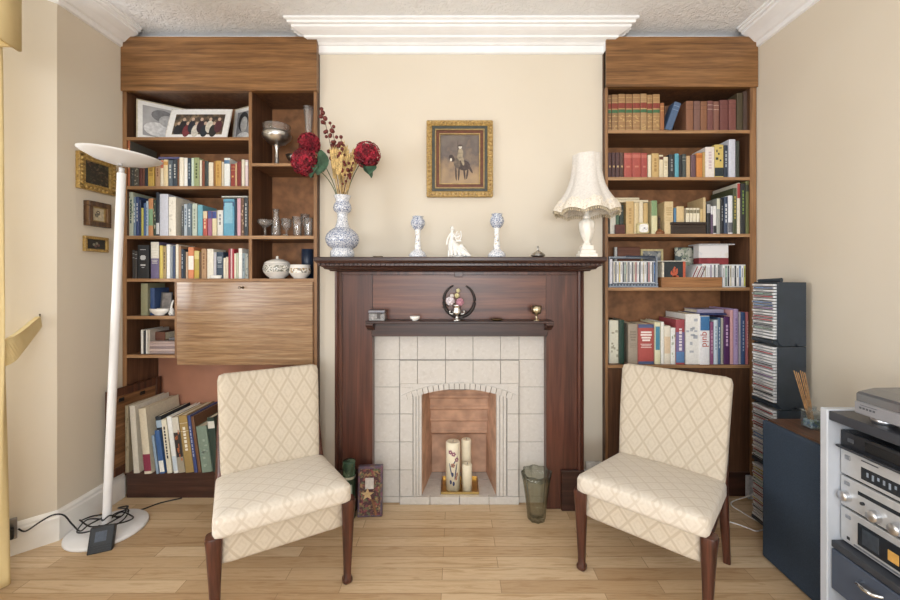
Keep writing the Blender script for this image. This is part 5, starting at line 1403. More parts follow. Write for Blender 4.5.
q = .0751; cv = obj('canvas', MB().box(-W_ / 2 + q, W_ / 2 - q, -.012, -.001, q, H_ - q), PB_, t)
mb = MB(); yv = -.0125
def blob(cx, cz, rx, rz, m, rot=0, n=16):
    global yv
    yv -= .00004; mb.mat(m)
    pts = []
    for i in range(n):
        a = 2 * PI * i / n; ex, ez = rx * math.cos(a), rz * math.sin(a); pts.append((cx + ex * math.cos(rot) - ez * math.sin(rot), cz + ex * math.sin(rot) + ez * math.cos(rot)))
    mb.plate(pts, yv, yv + .0005)
c0 = H_ / 2
_blob = blob
def blob(cx, cz, rx, rz, m, rot=0, n=16): _blob(cx * 1.3, c0 - .012 + (cz - c0 + .012) * 1.3, rx * 1.3, rz * 1.3, m, rot, n)
blob(.016, c0 - .028, .028, .022, 0, -.2); blob(-.012, c0 - .018, .014, .024, 1, .2); blob(-.034, c0 + .002, .011, .016, 0, .5); blob(-.037, c0 - .004, .004, .007, 3)
for lx, rz_, rr_ in ((-.016, .030, .05), (-.004, .030, -.05), (.020, .026, .1), (.032, .024, -.15)): blob(lx, c0 - .064, .0038, rz_, 0, rr_)
blob(.044, c0 - .042, .005, .022, 0, .5)
blob(.002, c0 + .018, .013, .026, 2, -.1); blob(.002, c0 + .050, .007, .008, 3); blob(.002, c0 + .056, .010, .004, 0); blob(.012, c0 - .008, .006, .022, 2, .2); blob(-.008, c0 + .045, .0012, .036, 0)
obj('rider_and_horse', mb, [M('4A3A34', .5, 0, .2, 60), M('6A5A4C', .5, 0, .2, 60), M('9A8A70', .5, 0, .2, 60), M('D6CCBA', .5), M('5E5452', .5, 0, .1, 20), M('B29468', .5, 0, .1, 30)], t)

# ------------------------------------------------------------------ hearth things
x, Y = wx(459, 2.19), 2.195
BRT = metal('brass', 'C6A662', .3); zh = .0417
t = thing('candle_tray', 'square brass tray under the three candles on the hearth', 'tray', (x, Y, zh))
mb = MB().box(wx(442, 2.13), wx(478, 2.13), 2.135, 2.30, zh, zh + .003).box(wx(441, 2.13), wx(479, 2.13), 2.131, 2.1345, zh + .0005, zh + .014, .001).box(wx(441, 2.13), wx(479, 2.13), 2.3005, 2.304, zh + .0005, zh + .014, .001).box(wx(441, 2.13), wx(441, 2.13) + .004, 2.1345, 2.3005, zh + .0005, zh + .014, .001).box(wx(479, 2.13) - .004, wx(479, 2.13), 2.1345, 2.3005, zh + .0005, zh + .014, .001)
obj('pan', mb, BRT, t)
WAX = M('ECE2C6', .45, 0, .04, 20)
zc = zh + .0032
def candle(label, px, Y, r, ytop, mats=None, dec=False):
    x = wx(px, Y); top = wz(ytop, Y); t = thing('pillar_candle', label, 'candle', (x, Y, zc), group='pillar candles on the brass tray')
    b = obj('wax', MB().lathe([(.0001, zc), (r, zc), (r, top - .006), (r - .004, top), (r * .5, top - .003), (.0001, top - .006)], 28, x, Y), WAX, t)
    obj('wick', MB().tube([(x, Y, top - .006), (x + .001, Y, top + .006)], .0012, 5), M('2A2624', .8), t)
    if dec:
        mb = MB(); rr = random.Random(3)
        def petalpatch(a0, z, da, dz, m, tilt=0):
            mb.mat(m); pts = []
            for i in range(12):
                q = 2 * PI * i / 12; u, v = da * math.cos(q), dz * math.sin(q); u, v = u * math.cos(tilt) - v * math.sin(tilt) * 1.0, u * math.sin(tilt) + v * math.cos(tilt)
                a = -PI / 2 + (a0 + u / r); pts.append((x + (r + .0006) * math.cos(a), Y + (r + .0006) * math.sin(a), z + v))
            ctr = -PI / 2 + a0; pts.append((x + (r + .0012) * math.cos(ctr), Y + (r + .0012) * math.sin(ctr), z))
            mb.add(pts, [(i, (i + 1) % 12, 12) for i in range(12)])
        H0 = top - zc
        for a0, k, m in ((.1, .78, 0), (.55, .66, 0), (.0, .55, 1), (-.35, .82, 0)):
            z = zc + H0 * k
            for j in range(5): qa = j * 2 * PI / 5; petalpatch(a0 + .0075 * math.cos(qa) / r, z + .0075 * math.sin(qa), .005, .005, m)
        petalpatch(.25, zc + H0 * .62, .003, .035, 2, -.5); petalpatch(-.3, zc + H0 * .45, .003, .04, 2, .2); petalpatch(.4, zc + H0 * .42, .003, .045, 2, -.15)
        for a0, k in ((-.3, .2), (.1, .17), (.45, .28), (-.05, .36), (.6, .35)): petalpatch(a0, zc + H0 * k, .006, .012, 1 if a0 > .3 else 2)
        obj('pressed_flowers', mb, [M('9A5A70', .5), M('B07A62', .5), M('3E4A70', .5)], t, fix=False)
candle('fat cream candle decorated with pressed flowers on the brass tray', 453, 2.19, .039, 441, dec=True)
candle('tall plain cream candle standing behind the short one', 466.2, 2.24, .028, 438.8)
candle('short plain white candle in front on the brass tray', 467.2, 2.165, .026, 463.5)
# smoky vase
x, Y = wx(536.6, 1.985), 1.985
SMK = thin_glass('smoke', 'EFF0EA', .03, .02, '5A604C', .03, edge='8C9480')
Hh = .235
prof = [(.0001, .0005), (.038, .0005), (.042, .006), (.046, .05), (.054, .12), (.064, .19), (.073, Hh), (.069, Hh), (.060, .19), (.050, .12), (.042, .05), (.036, .022), (.0001, .020)]
single('glass_vase', MB().lathe(prof, 48, x, Y, 8, .07, close=False), SMK, 'smoky green fluted glass vase standing on the floor before the fireplace', 'vase')
# green cylinder gift tin and purple box
x, Y = wx(349, 2.0), 2.0
t = thing('bottle_tin', 'dark green cylindrical bottle tin standing beside the purple box', 'tin', (x, Y, 0))
GRN = M('24402F', .3, 0, .1, 20)
mb = MB(); mb.mat(0).lathe([(.0001, .0005), (.031, .0005), (.031, .20)], 28, x, Y)
obj('body', mb, GRN, t)
mb = MB(); n = 10
vs = [(x + .0314 * math.cos(a), Y + .0314 * math.sin(a), z) for z in (.07, .175) for a in [-PI / 2 - .75 + 1.5 * i / n for i in range(n + 1)]]
mb.add(vs, [(i, i + 1, n + 2 + i, n + 1 + i) for i in range(n)]); obj('paper_label', mb, M('9AA89C', .5), t, fix=False)
obj('collar', MB().lathe([(.0316, .20), (.0322, .203), (.0322, .209), (.0316, .212)], 28, x, Y, close=False), M('B9C2B8', .3, .6), t)
obj('cap', MB().lathe([(.0312, .2122), (.0315, .27), (.031, .281), (.029, .284), (.0001, .284)], 28, x, Y, 14, .015), patterned('greencap', '2F4E3A', ['7E9A78', '1E2E26'], 30, .5, .25, .3), t)
x, Y = wx(370.8, 2.02), 1.995
t = thing('gift_box', 'purple patterned gift box with pale bow and label leaning by the mantelpiece', 'box', (x, Y, 0.0008), local=True); t.rotation_euler = (-.10, 0, .08)
bw, bh = wx(383, 2.0) - wx(358.5, 2.0), .245
obj('body', MB().box(-bw / 2, bw / 2, 0, .034, .002, bh, .003), patterned('giftbox', '57485E', ['7C4A5C', '3E3A44', '8A6A4A'], 24, .52, .35, .15), t)
obj('lip', MB().box(-bw / 2 + .01, bw / 2 - .01, -.002, .0005, .012, bh - .012).box(-bw / 2 + .014, bw / 2 - .014, -.0025, 0, bh - .035, bh - .016), patterned('giftwindow', '4A2A30', ['8E3A44', '5E6A44', 'A07A50'], 40, .52, .25, .1), t)
obj('paper_label', MB().box(-.024, .018, -.004, -.0022, bh * .56, bh * .78, .0005), M('CFC9C4', .5), t)
mb = MB(); c = (-.012, bh * .46)
st = [(c[0] + (.034 if i % 2 == 0 else .014) * math.cos(PI / 2 + i * PI / 5), c[1] + (.030 if i % 2 == 0 else .012) * math.sin(PI / 2 + i * PI / 5)) for i in range(10)]
obj('star', mb.plate(st, -.007, -.0026), M('C9A878', .6), t)
obj('cinnamon_stick', MB().tube([(.012, -.007, bh * .36), (.032, -.007, bh * .06)], .006, 10), M('8A5A3C', .7), t)

# ------------------------------------------------------------------ chairs
FAB = fabric_mat('damask', 'C0B19B', 'CFC2AE'); FABL = fabric_mat('damask_worn', 'D2C6B5', 'DDD3C4')
LEGW = wood('chair_leg', '33170F', '532A1D', '6C3A28', 'z', .28, 1, .9)
def chair(label, loc, rz, bw):
    t = thing('side_chair', label, 'chair', loc, rz, 'cream damask low chairs', local=True)
    W, Dp = .50, .50
    lift = lambda p: Vector((p.x * (1 - .05 * (p.y + .25) / .5), p.y, p.z - .055 * (p.y + .25) / .5))
    mb = MB(); mb.rbox(.466, .475, .075, .022, .014, 12, lift)
    mb.v = [(x, y - .028, z + .366) for x, y, z in mb.v]
    obj('seat_cushion', mb, FABL, t)
    mb = MB(); mb.rbox(.415, .46, .105, .014, 0, 8, lambda p: Vector((p.x * (1 - .06 * (p.y + .23) / .46), p.y, p.z - .045 * (p.y + .23) / .46)))
    mb.v = [(x, y - .0, z + .275) for x, y, z in mb.v]
    obj('seat_rail', mb, FAB, t)
    def lean(p):
        k = (p.z + .25) / .5
        return Vector((p.x * (.93 + .07 * k) , p.y + .020 * (1 - (p.x / .25) ** 2) - .012 * math.sin(PI * k), p.z))
    mb = MB(); mb.at((0, .245, .530), 0, -.20).rbox(bw, .065, .48, .024, 0, 12, lean).at()
    obj('backrest', mb, FAB, t)
    for s in (-1, 1):
        mb = MB().loft([(s * .222, -.225, 0.0005, .014, .014), (s * .222, -.225, .008, .019, .019), (s * .222, -.225, .020, .019, .019), (s * .222, -.225, .028, .0135, .0135), (s * .2225, -.224, .06, .0145, .0145), (s * .224, -.223, .16, .0185, .0185), (s * .225, -.222, .25, .023, .023), (s * .226, -.221, .300, .026, .027), (s * .227, -.220, .318, .027, .029), (s * .227, -.219, .328, .024, .027)], 16, 3.2)
        obj('leg', mb, LEGW, t)
        mb = MB().loft([(s * .219, .215, .0005, .014, .015), (s * .218, .208, .05, .0145, .016), (s * .213, .194, .18, .017, .020), (s * .209, .192, .27, .019, .024), (s * .207, .214, .36, .017, .022), (s * .205, .262, .50, .014, .018), (s * .203, .30, .62, .010, .014)], 14, 3.2)
        obj('leg', mb, LEGW, t)
        mb = MB().loft([(0, 0, -.21, .009, .020), (0, 0, 0, .009, .017), (0, 0, .22, .009, .018)], 12, 4)
        m_ = Matrix.Translation((s * .224, .0, .300)) @ Matrix.Rotation(-PI / 2 - .07, 4, 'X')
        mb.v = [tuple(m_ @ Vector(v)) for v in mb.v]
        mb.v = [(x - s * .02 * max(0, (y + .2) / .42), y, z) for x, y, z in mb.v]
        obj('side_rail', mb, LEGW, t)
    return t
A1 = math.radians(31); A2 = math.radians(-41.5)
c1 = chair('cream patterned low chair on dark legs, before the drop-front desk bookcase', (-.738, 1.652, 0), A1, .436)
c2 = chair('cream patterned low chair on dark legs, before the cupboard bookcase', (.828, 1.665, 0), A2, .466)

# ------------------------------------------------------------------ floor lamp
bx_, by_ = -1.655, 1.895
t = thing('floor_lamp', 'tall white uplighter floor lamp with disc head and round base', 'lamp', (bx_, by_, 0))
LW = M('EDEDEF', .3, 0, .02, 8)
obj('base', MB().lathe([(.0001, .0005), (.153, .0005), (.156, .004), (.156, .012), (.150, .017), (.03, .020), (.0001, .020)], 64, bx_, by_), LW, t)
pt = (wx(121.8, 1.9), 1.9, wz(168, 1.9))
pb = (wx(106.5, 1.895), by_, .02)
mid = Vector(pb).lerp(Vector(pt), .985)
obj('pole', MB().tube([pb, tuple(mid)], .0175, 20), LW, t)
obj('pole_neck', MB().tube([tuple(mid), pt], .011, 14), M('C9C9CC', .3), t)
hc = (wx(121, 1.9), 1.9, wz(156.5, 1.9))
mb = MB().at(hc, 0, .0, .10).lathe([(.0001, -.044), (.03, -.042), (.10, -.026), (.150, -.002), (.160, .005), (.160, .009), (.154, .009), (.10, .0), (.0001, -.01)], 64)
hd = obj('lamp_head', mb.at(), LW, t)
obj('switch_knob', MB().at((pt[0] + .02, pt[1] - .03, pt[2] + .003)).lathe([(.008, 0), (.008, .014), (.006, .017)], 14).at(), M('B8B8B8', .4), hd)
CORD = M('17181B', .5)
# transformer and cords
X, Y = fl(101, 552)
t2 = thing('lamp_transformer', 'black lamp transformer box leaning on the white lamp base', 'transformer', (X, Y - .01, .0008), math.radians(28), local=True); t2.rotation_euler = (-.42, 0, math.radians(24))
obj('case', MB().box(-.044, .044, 0, .03, .0, .105, .005, 2), M('1E2227', .45, 0, .1, 20), t2)
obj('rating_plate', MB().box(-.022, .018, -.0008, .001, .045, .085), M('3F4A5C', .4), t2)
for i in range(3): obj('cooling_rib', MB().box(-.038, .038, -.0015, .0005, .010 + i * .009, .014 + i * .009), M('16191D', .5), t2)
def cordpt(px, py, z):
    Y = (EYE - z) * 400 / (py - 278); return (wx(px, Y), Y, z)
def smooth_path(P, k=6):
    P = [Vector(p) for p in P]; out = []
    for i in range(len(P) - 1):
        a = P[max(i - 1, 0)]; b = P[i]; c = P[i + 1]; d = P[min(i + 2, len(P) - 1)]
        for j in range(k):
            s = j / k; out.append(tuple(.5 * ((2 * b) + (c - a) * s + (2 * a - 5 * b + 4 * c - d) * s * s + (3 * b - a - 3 * c + d) * s ** 3)))
    return out + [tuple(P[-1])]
cz_ = .006
loops = [cordpt(98, 537, .03)]
px0, py0 = pb[0], by_
for i in range(44):
    a = i * .55 + 2.4; r = .066 + .034 * math.sin(i * .31) + .018 * math.sin(i * .83); z = .026 + .05 * (1 + math.sin(i * .47)) * .5 + (.02 if i % 7 == 3 else 0)
    loops.append((px0 + .015 + r * math.cos(a), py0 - .005 + r * math.sin(a) * .9, z))
wallp = []
SP = (XL - .085, 1.83 - .085)
cord = [(SP[0] + .030, SP[1] - .026, .118)] + [(-1.857, 1.723, .106), (-1.827, 1.753, .127), (-1.799, 1.78, .141), (-1.77, 1.80, .129), (-1.75, 1.818, .078), (-1.70, 1.804, .055), (-1.695, 1.84, .06)] + loops[1:] + [cordpt(118, 508, .03), cordpt(128, 506, .022), cordpt(126, 511, .021), cordpt(140, 510, .004), cordpt(160, 503, .004), cordpt(182, 498, .004)]
single('power_cord', MB().tube(smooth_path(cord, 5), .0032, 7), CORD, 'black power cord from the wall socket coiled round the floor lamp pole', 'cord')
# socket and plug on the splayed bay wall, above the skirting
def plate_on(name, label, A, ang, z0, z1, w, mt, cat, th=.012):
    t = thing(name, label, cat, (A[0], A[1], z0), ang, local=True)
    obj('face_plate', MB().box(-w / 2, w / 2, -th, 0, 0, z1 - z0, .003, 2), mt, t); return t
u = .085 ; 
s_ = plate_on('wall_socket', 'grey metal wall socket beside the yellow curtain', (XL - .128 + .0145, 1.83 - .128 - .0145), PI / 4, .075, .165, .12, metal('socketsteel', '9A9A9C', .35), 'socket')
obj('switch', MB().box(-.02, -.008, -.016, -.012, .052, .068, .001), M('E8E8E8', .4), s_)
single('plug', MB().at((XL - .100 + .0145 + .010, 1.83 - .100 - .0145 - .026, .088), PI / 4).box(-.024, .024, -.018, .008, 0, .045, .006, 2).at(), M('1A1B1E', .45), 'black plug in the grey socket beside the yellow curtain', 'plug')
t = plate_on('wall_socket', 'white wall socket beside the mantelpiece behind the chair', (wx(592, YW), YW - .019), 0, wz(473, YW), wz(459.5, YW), .085, M('E2E2E0', .35), 'socket')
for s in (-1, 1): obj('switch', MB().box(s * .02 - .006, s * .02 + .006, -.015, -.012, .042, .058, .001), M('F0F0EE', .35), t)
t = plate_on('junction_box', 'small pale cable box low beside the cupboard bookcase', (wx(747.5, YB) , YB - .001), 0, wz(498, 2.17), wz(476, 2.17), .028, M('C6CCD8', .4), 'cable box', .03)
cb = [cordpt(728, 521.5, .004), cordpt(737, 524, .004), cordpt(748, 528, .004), cordpt(757, 531, .004), (wx(765, 1.92), 1.92, .004), (1.455, 2.02, .004), (1.452, 2.12, .004), (wx(747.5, YB), YB - .034, .03), (wx(747.5, YB), YB - .024, .05)]
single('cable', MB().tube(smooth_path(cb), .003, 7), M('E6E6E6', .4), 'white cable along the floor between chair leg and loudspeaker', 'cable')

# ------------------------------------------------------------------ curtain, pelmet, tie-back
CUR = patterned('curtain', 'E6CE92', ['ECD8A2', 'DCC27E'], 9, .5, .75, .4)
n = 90; YC0, YC1 = 1.555, 1.05
def cring(z):
    k = min(1, abs(z - .98) / .55); k = k * k * (3 - 2 * k); out = []
    for side in (0, 1):
        for i in (range(n + 1) if side == 0 else range(n, -1, -1)):
            s = i / n; y = YC0 - s * (.16 + (YC0 - YC1 - .16) * (.3 + .7 * k)) - (0 if k > .99 else .0)
            a = .020 + .012 * k; x = -1.775 + a * math.sin(s * 26) + .006 * math.sin(s * 61 + 3 * z) - (.012 if side else -.0)
            if i == 0: x -= .01
            out.append((x + (.02 if z < .06 else 0) * s * 0 + .016 * (1 - z / 2.0) * (1 - s), y + .012 * (1 - z / 2.0), z))
    return out
zs_ = [.012, .05, .2, .4, .6, .75, .86, .93, .98, 1.03, 1.1, 1.2, 1.4, 1.7, 2.0, 2.18]
rg = [cring(z) for z in zs_]; m = len(rg[0]); mb = MB()
mb.add([p for r in rg for p in r], [(k * m + i, k * m + (i + 1) % m, (k + 1) * m + (i + 1) % m, (k + 1) * m + i) for k in range(len(zs_) - 1) for i in range(m)] + [tuple(range(m - 1, -1, -1)), tuple(range((len(zs_) - 1) * m, len(zs_) * m))], True)
single('curtain', mb, CUR, 'long golden yellow curtain hanging beside the bay window', 'curtain')
# pelmet: a box along the bay opening with a soft wavy hem
mb = MB(); n = 40; vs = []
y0, y1 = 1.50, -1.3
for x_ in (-1.632, -1.645):
    for r_ in (0, 1):
        for i in range(n + 1):
            s = i / n; vs.append((x_, y0 + (y1 - y0) * s, (2.045 + .012 * math.sin(s * 44)) if r_ == 0 else 2.42))
m = n + 1
fs = []
for i in range(n):
    fs += [(i, i + 1, m + i + 1, m + i), (2*m + i + 1, 2*m + i, 3*m + i, 3*m + i + 1), (i + 1, i, 2*m + i, 2*m + i + 1), (m + i, m + i + 1, 3*m + i + 1, 3*m + i)]
fs += [(0, m, 3*m, 2*m), (n, 2*m + n, 3*m + n, m + n)]
t = thing('pelmet', 'golden yellow fabric pelmet over the bay window curtains', 'pelmet', (-1.73, .1, 2.04))
mb.add(vs, fs, True); obj('front_valance', mb, CUR, t)
obj('end_valance', MB().box(-1.8285, -1.6455, 1.488, 1.50, 2.06, 2.42, .002), CUR, t)
obj('top_board', MB().box(-1.8285, -1.633, -1.3, 1.499, 2.4205, 2.44), CUR, t)
# tie-back and hook
HK = (-1.868, 1.792, 1.009)
pts_ = smooth_path([(-1.795, 1.515, .90), (-1.765, 1.56, .905), (-1.775, 1.62, .935), (-1.82, 1.71, .975), (HK[0] + .012, HK[1] - .016, HK[2] - .006)], 6)
def strap(P, hws, th, mat_):
    mb = MB(); vs = []
    for i, p in enumerate(P):
        p = Vector(p); tn = (Vector(P[min(i + 1, len(P) - 1)]) - Vector(P[max(0, i - 1)])).normalized(); up = Vector((0, 0, 1)); nn = tn.cross(up).normalized(); b = nn.cross(tn).normalized(); hw = hws[0] + (hws[1] - hws[0]) * i / (len(P) - 1)
        for a, c in ((-1, -1), (1, -1), (1, 1), (-1, 1)): vs.append(tuple(p + b * hw * a + nn * th * c))
    mb.add(vs, [(k * 4 + i, k * 4 + (i + 1) % 4, (k + 1) * 4 + (i + 1) % 4, (k + 1) * 4 + i) for k in range(len(P) - 1) for i in range(4)] + [(3, 2, 1, 0), tuple(range(len(vs) - 4, len(vs)))]); return mb
t = thing('curtain_tieback', 'yellow fabric curtain tie-back hooked to the bay wall', 'tie-back', (-1.79, 1.6, .9))
obj('band', strap(pts_, (.058, .024), .008, CUR), CUR, t)
HKM = metal('hook', '5A4A36', .35)
obj('ring', MB().tube([(HK[0] + .008 + .012 * math.cos(a) * q, HK[1] - .012 - .012 * math.cos(a) * q, HK[2] + .010 * math.sin(a)) for a in [i * PI / 8 for i in range(17)]], .0022, 7), HKM, t)
single('wall_hook', MB().tube(smooth_path([(HK[0] - .008, HK[1] + .0, HK[2] + .012), (HK[0] + .006, HK[1] - .008, HK[2] + .01), (HK[0] + .016, HK[1] - .016, HK[2] + .012), (HK[0] + .017, HK[1] - .017, HK[2] + .028)]), .003, 8), HKM, 'small dark brass hook on the bay wall holding the tie-back', 'hook')

# ------------------------------------------------------------------ pictures on the left wall
def wallpic(label, ya, yb, z0, z1, fw, fm, pic, depth, mount=None, mw=0, extra=None):
    t = framed('framed_picture', label, 0, yb - ya, 0, z1 - z0, 0, fw, fm, pic, depth, mount, mw, 0, PI / 2, extra=extra, group='small pictures on the bay-side wall')
    t.location = (XL + depth + .0005, (ya + yb) / 2, z0); return t
GILT = patterned('giltcarved', 'A88440', ['CFAA58', '6E5228'], 70, .5, .35, .25)
def corner(t, w, h, q, d):
    mb = MB()
    for i in range(9):
        for zc in (.012, h - .012): mb.ball((-w/2 + .012 + i * (w - .024) / 8, -.001, zc), .008, 6)
        for xc in (-w/2 + .012, w/2 - .012): mb.ball((xc, -.001, .012 + i * (h - .024) / 8), .008, 6)
    obj('carved_ornament', mb, GILT, t)
wallpic('largest gilt-framed dark flower picture, topmost beside the floor lamp', 1.916, 2.122, 1.629, 1.808, .034, GILT, patterned('darkflowers', '2F2E2A', ['5E3A34', '4A5040', '7A6450'], 34, .55, .4, .15), .022, extra=corner)
def sketch(t, w, h, q, d):
    mb = MB(); r = random.Random(9)
    for i in range(26): a = r.uniform(0, 6.28); rr = r.uniform(0, .016); mb.plate([(rr * math.cos(a) + .003 * math.cos(b_) , h / 2 + rr * 1.2 * math.sin(a) + .004 * math.sin(b_)) for b_ in [k * PI / 4 for k in range(8)]], d - .0008 - i * .00003, d)
    obj('drawing', mb, M('6A6458', .6, 0, .3, 80), t)
wallpic('dark-framed pale square drawing hanging between the two gilt pictures', 1.957, 2.085, 1.455, 1.578, .024, wood('walnutframe', '3A2416', '5E3E24', '7A5630', 'z', .35), M('C9B896', .6), .03, M('A88A50', .4), .006, sketch)
def posy3(t, w, h, q, d):
    mb = MB()
    for i, (cx, cz, m) in enumerate(((-.012, .036, 0), (.004, .042, 0), (.014, .034, 1), (-.002, .028, 1))): mb.mat(m).plate([(cx + .007 * math.cos(b_), cz + .007 * math.sin(b_)) for b_ in [k * PI / 4 for k in range(8)]], d - .0008, d)
    obj('painted_flowers', mb, [M('8E8A78', .6), M('7A5A50', .6)], t)
wallpic('smallest low gilt-framed dark picture, lowest of three on bay-side wall', 1.952, 2.085, 1.328, 1.404, .014, GILT, M('35332F', .5, 0, .15, 30), .016, extra=posy3)

# framed wooden panel leaning at the lamp end under the bookcase
ang = math.atan2(.344, .030)
t = thing('framed_wooden_panel', 'dark-framed wooden panel standing on edge behind the leaning books', 'panel', (-1.775, 2.035, .117), ang, local=True)
pw, ph = .345, .462
FRD = wood('panelframe', '351C14', '55301F', '6A4029', 'z', .35); FRC = wood('panelcore', '6A4426', '8A5C36', 'A4734A', 'x', .4)
obj('stile', MB().box(0, .040, 0, .012, 0, ph, .003), FRD, t); obj('stile', MB().box(pw - .04, pw, 0, .012, 0, ph, .003), FRD, t)
obj('rail', MB().box(.0405, pw - .0405, 0, .012, ph - .045, ph, .003), FRD, t); obj('rail', MB().box(.0405, pw - .0405, 0, .012, 0, .045, .003), FRD, t)
obj('board', MB().box(.0405, pw - .0405, .005, .010, .0455, ph - .0455), FRC, t)
for x_ in (.07, .20): obj('hinge', MB().box(x_, x_ + .03, .0, .006, ph - .075, ph - .055, .002).tube([(x_ + .005, -.001, ph - .072), (x_ + .025, -.001, ph - .058)], .003, 6), M('1E1714', .5), t)
t.location = (-1.800, 2.056, ZL[7] + .001)
# ------------------------------------------------------------------ loudspeaker, reed diffuser, hi-fi
SPX0 = 1.309
t = thing('loudspeaker', 'floor loudspeaker with navy cloth front and brown wood top before the CD racks', 'loudspeaker', (1.46, 1.55, 0))
WSP = wood('speakerwood', '4A2F1F', '6A4630', '80583C', 'y', .35); CLOTH = M('3A4657', .95, 0, .10, 400, .1)
obj('cabinet', MB().box(SPX0 + .02, 1.600, 1.395, 1.712, .0008, .594, .003), WSP, t)
mb = MB().box(SPX0, SPX0 + .019, 1.388, 1.716, .006, .590, .006, 2); obj('grille_cloth', mb, CLOTH, t)
Xd, Yd = 1.420, 1.60; zd = .5945
t = thing('reed_diffuser', 'small square glass reed diffuser with blue contents on the loudspeaker', 'diffuser', (Xd, Yd, zd))
obj('jar', MB().box(Xd - .026, Xd + .026, Yd - .026, Yd + .026, zd, zd + .074, .006, 2).lathe([(.014, zd + .074), (.014, zd + .086), (.016, zd + .088)], 20, Xd, Yd, close=False), thin_glass('jar', 'E8F0F4', .14, .08, 'C8D8E0'), t)
obj('contents', MB().box(-.021 + Xd, .021 + Xd, Yd - .021, Yd + .021, zd + .006, zd + .036, .004), patterned('bluecontents', '5E88B0', ['2F5A8C', 'BFD2DC', '7A9A7A'], 60, .5, .3, .1), t)
for k in range(6):
    obj('reed', MB().tube([(Xd + .008 - .002 * k, Yd - .004 + .002 * k, zd + .012), (Xd - .026 - .0085 * k, Yd + .004, zd + .222 + .004 * (k % 3))], .0017, 6), M('B98A58', .7, 0, .15, 100), t)
# rack
RXF, RXB = 1.235, 1.615; RY1, RY0 = 1.362, .86
t = thing('hifi_rack', 'grey and black hi-fi rack with pale side panels against the wall', 'hi-fi rack', ((RXF + RXB) / 2, (RY0 + RY1) / 2, 0))
SIDE = M('C0C6D0', .35, 0, .03, 10); TOPG = M('3E424A', .35, 0, .08, 10)
for y0, y1 in ((RY1 - .028, RY1), (RY0, RY0 + .028)): obj('side_panel', MB().box(RXF, RXB, y0, y1, .0008, .758, .003), SIDE, t)
yi0, yi1 = RY0 + .0285, RY1 - .0285
obj('top_board', MB().box(RXF + .004, RXB, yi0, yi1, .724, .754, .002), TOPG, t)
zsf = .325
obj('shelf', MB().box(RXF + .012, RXB, yi0, yi1, zsf - .022, zsf, .002), TOPG, t)
obj('back_panel', MB().box(RXB - .006, RXB - .001, yi0, yi1, .03, .7235), TOPG, t)
dr = obj('drawer', MB().box(RXF + .010, RXB - .02, yi0 + .002, yi1 - .002, .165, zsf - .026, .003), M('4A5568', .35, 0, .06, 10), t)
obj('drawer_handle', MB().at((RXF + .010, 1.20, .262)).tube([(0, .03, 0), (-.022, .022, 0), (-.026, 0, 0), (-.022, -.022, 0), (0, -.03, 0)], .006, 10).at(), metal('chrome', 'D6DADE', .12), dr)
obj('base_board', MB().box(RXF + .012, RXB, yi0, yi1, .03, .052, .002), TOPG, t)
EQ = M('C2C5CA', .3, .35, .03, 40); EQD = M('23262B', .35, 0, .06, 20); CHR = metal('satin', 'DCDEE2', .34); DISP = M('1E2630', .15); TXT = M('4A5058', .5)
EX = 1.275; EY0, EY1 = .895, 1.330
def unit(name, label, cat, z0, z1, mat_, x0=EX, x1=1.58, y0=EY0, y1=EY1):
    t = thing(name, label, cat, ((x0 + x1) / 2, (y0 + y1) / 2, z0))
    obj('case', MB().box(x0 + .012, x1, y0 + .004, y1 - .004, z0 + .006, z1 - .001, .002), EQD, t)
    obj('front_panel', MB().box(x0, x0 + .0118, y0, y1, z0 + .006, z1 - .001, .002), mat_, t)
    obj('feet', MB().box(x0 + .02, x0 + .05, y1 - .06, y1 - .03, z0 + .0003, z0 + .0058).box(x0 + .02, x0 + .05, y0 + .03, y0 + .06, z0 + .0003, z0 + .0058).box(x1 - .05, x1 - .02, y0 + .03, y0 + .06, z0 + .0003, z0 + .0058).box(x1 - .05, x1 - .02, y1 - .06, y1 - .03, z0 + .0003, z0 + .0058), EQD, t)
    return t
def fbox(par, name, ya, yb, za, zb_, m, out=.002, x0=EX): return obj(name, MB().box(x0 - out, x0 + .001, ya, yb, za, zb_, min(.001, out * .4)), m, par)
def knob(par, y, z, r, m, x0=EX, L_=.02):
    return obj('knob', MB().at((x0, y, z), 0, 0, -PI / 2).lathe([(r, 0), (r, L_ * .8), (r * .88, L_), (.0001, L_)], 28).at(), m, par)
zA, zB_, zC, zD, zE = .3253, .4415, .5450, .6330, .712
u = unit('cassette_deck', 'silver cassette deck, lowest of the hi-fi units above the drawer', 'cassette deck', zA, zB_, EQ)
fbox(u, 'cassette_door', 1.14, 1.27, zA + .025, zB_ - .022, DISP, .004); fbox(u, 'cassette_window', 1.205, 1.255, zA + .035, zB_ - .03, M('3A4450', .1), .005)
fbox(u, 'cassette', 1.15, 1.18, zA + .04, zB_ - .045, M('D8A24A', .5), .0055)
fbox(u, 'eject_button', 1.295, 1.312, zB_ - .03, zB_ - .018, M('9298A2', .3, .3), .003); fbox(u, 'headphone_socket', 1.298, 1.308, zA + .018, zA + .028, EQD, .001)
fbox(u, 'trim_strip', EY0 + .01, 1.285, zA + .012, zA + .017, M('7E848E', .3, .4), .002)
for i in range(4): fbox(u, 'key', 1.02 + i * .028, 1.042 + i * .028, zA + .03, zA + .042, M('8E949C', .3, .4), .004)
u = unit('amplifier', 'silver amplifier with round knobs between tuner and cassette deck', 'amplifier', zB_, zC, EQ)
fbox(u, 'display_slot', 1.0, 1.272, zB_ + .066, zB_ + .078, DISP, .001)
fbox(u, 'power_button', 1.298, 1.315, zC - .026, zC - .014, M('9298A2', .3, .3), .003)
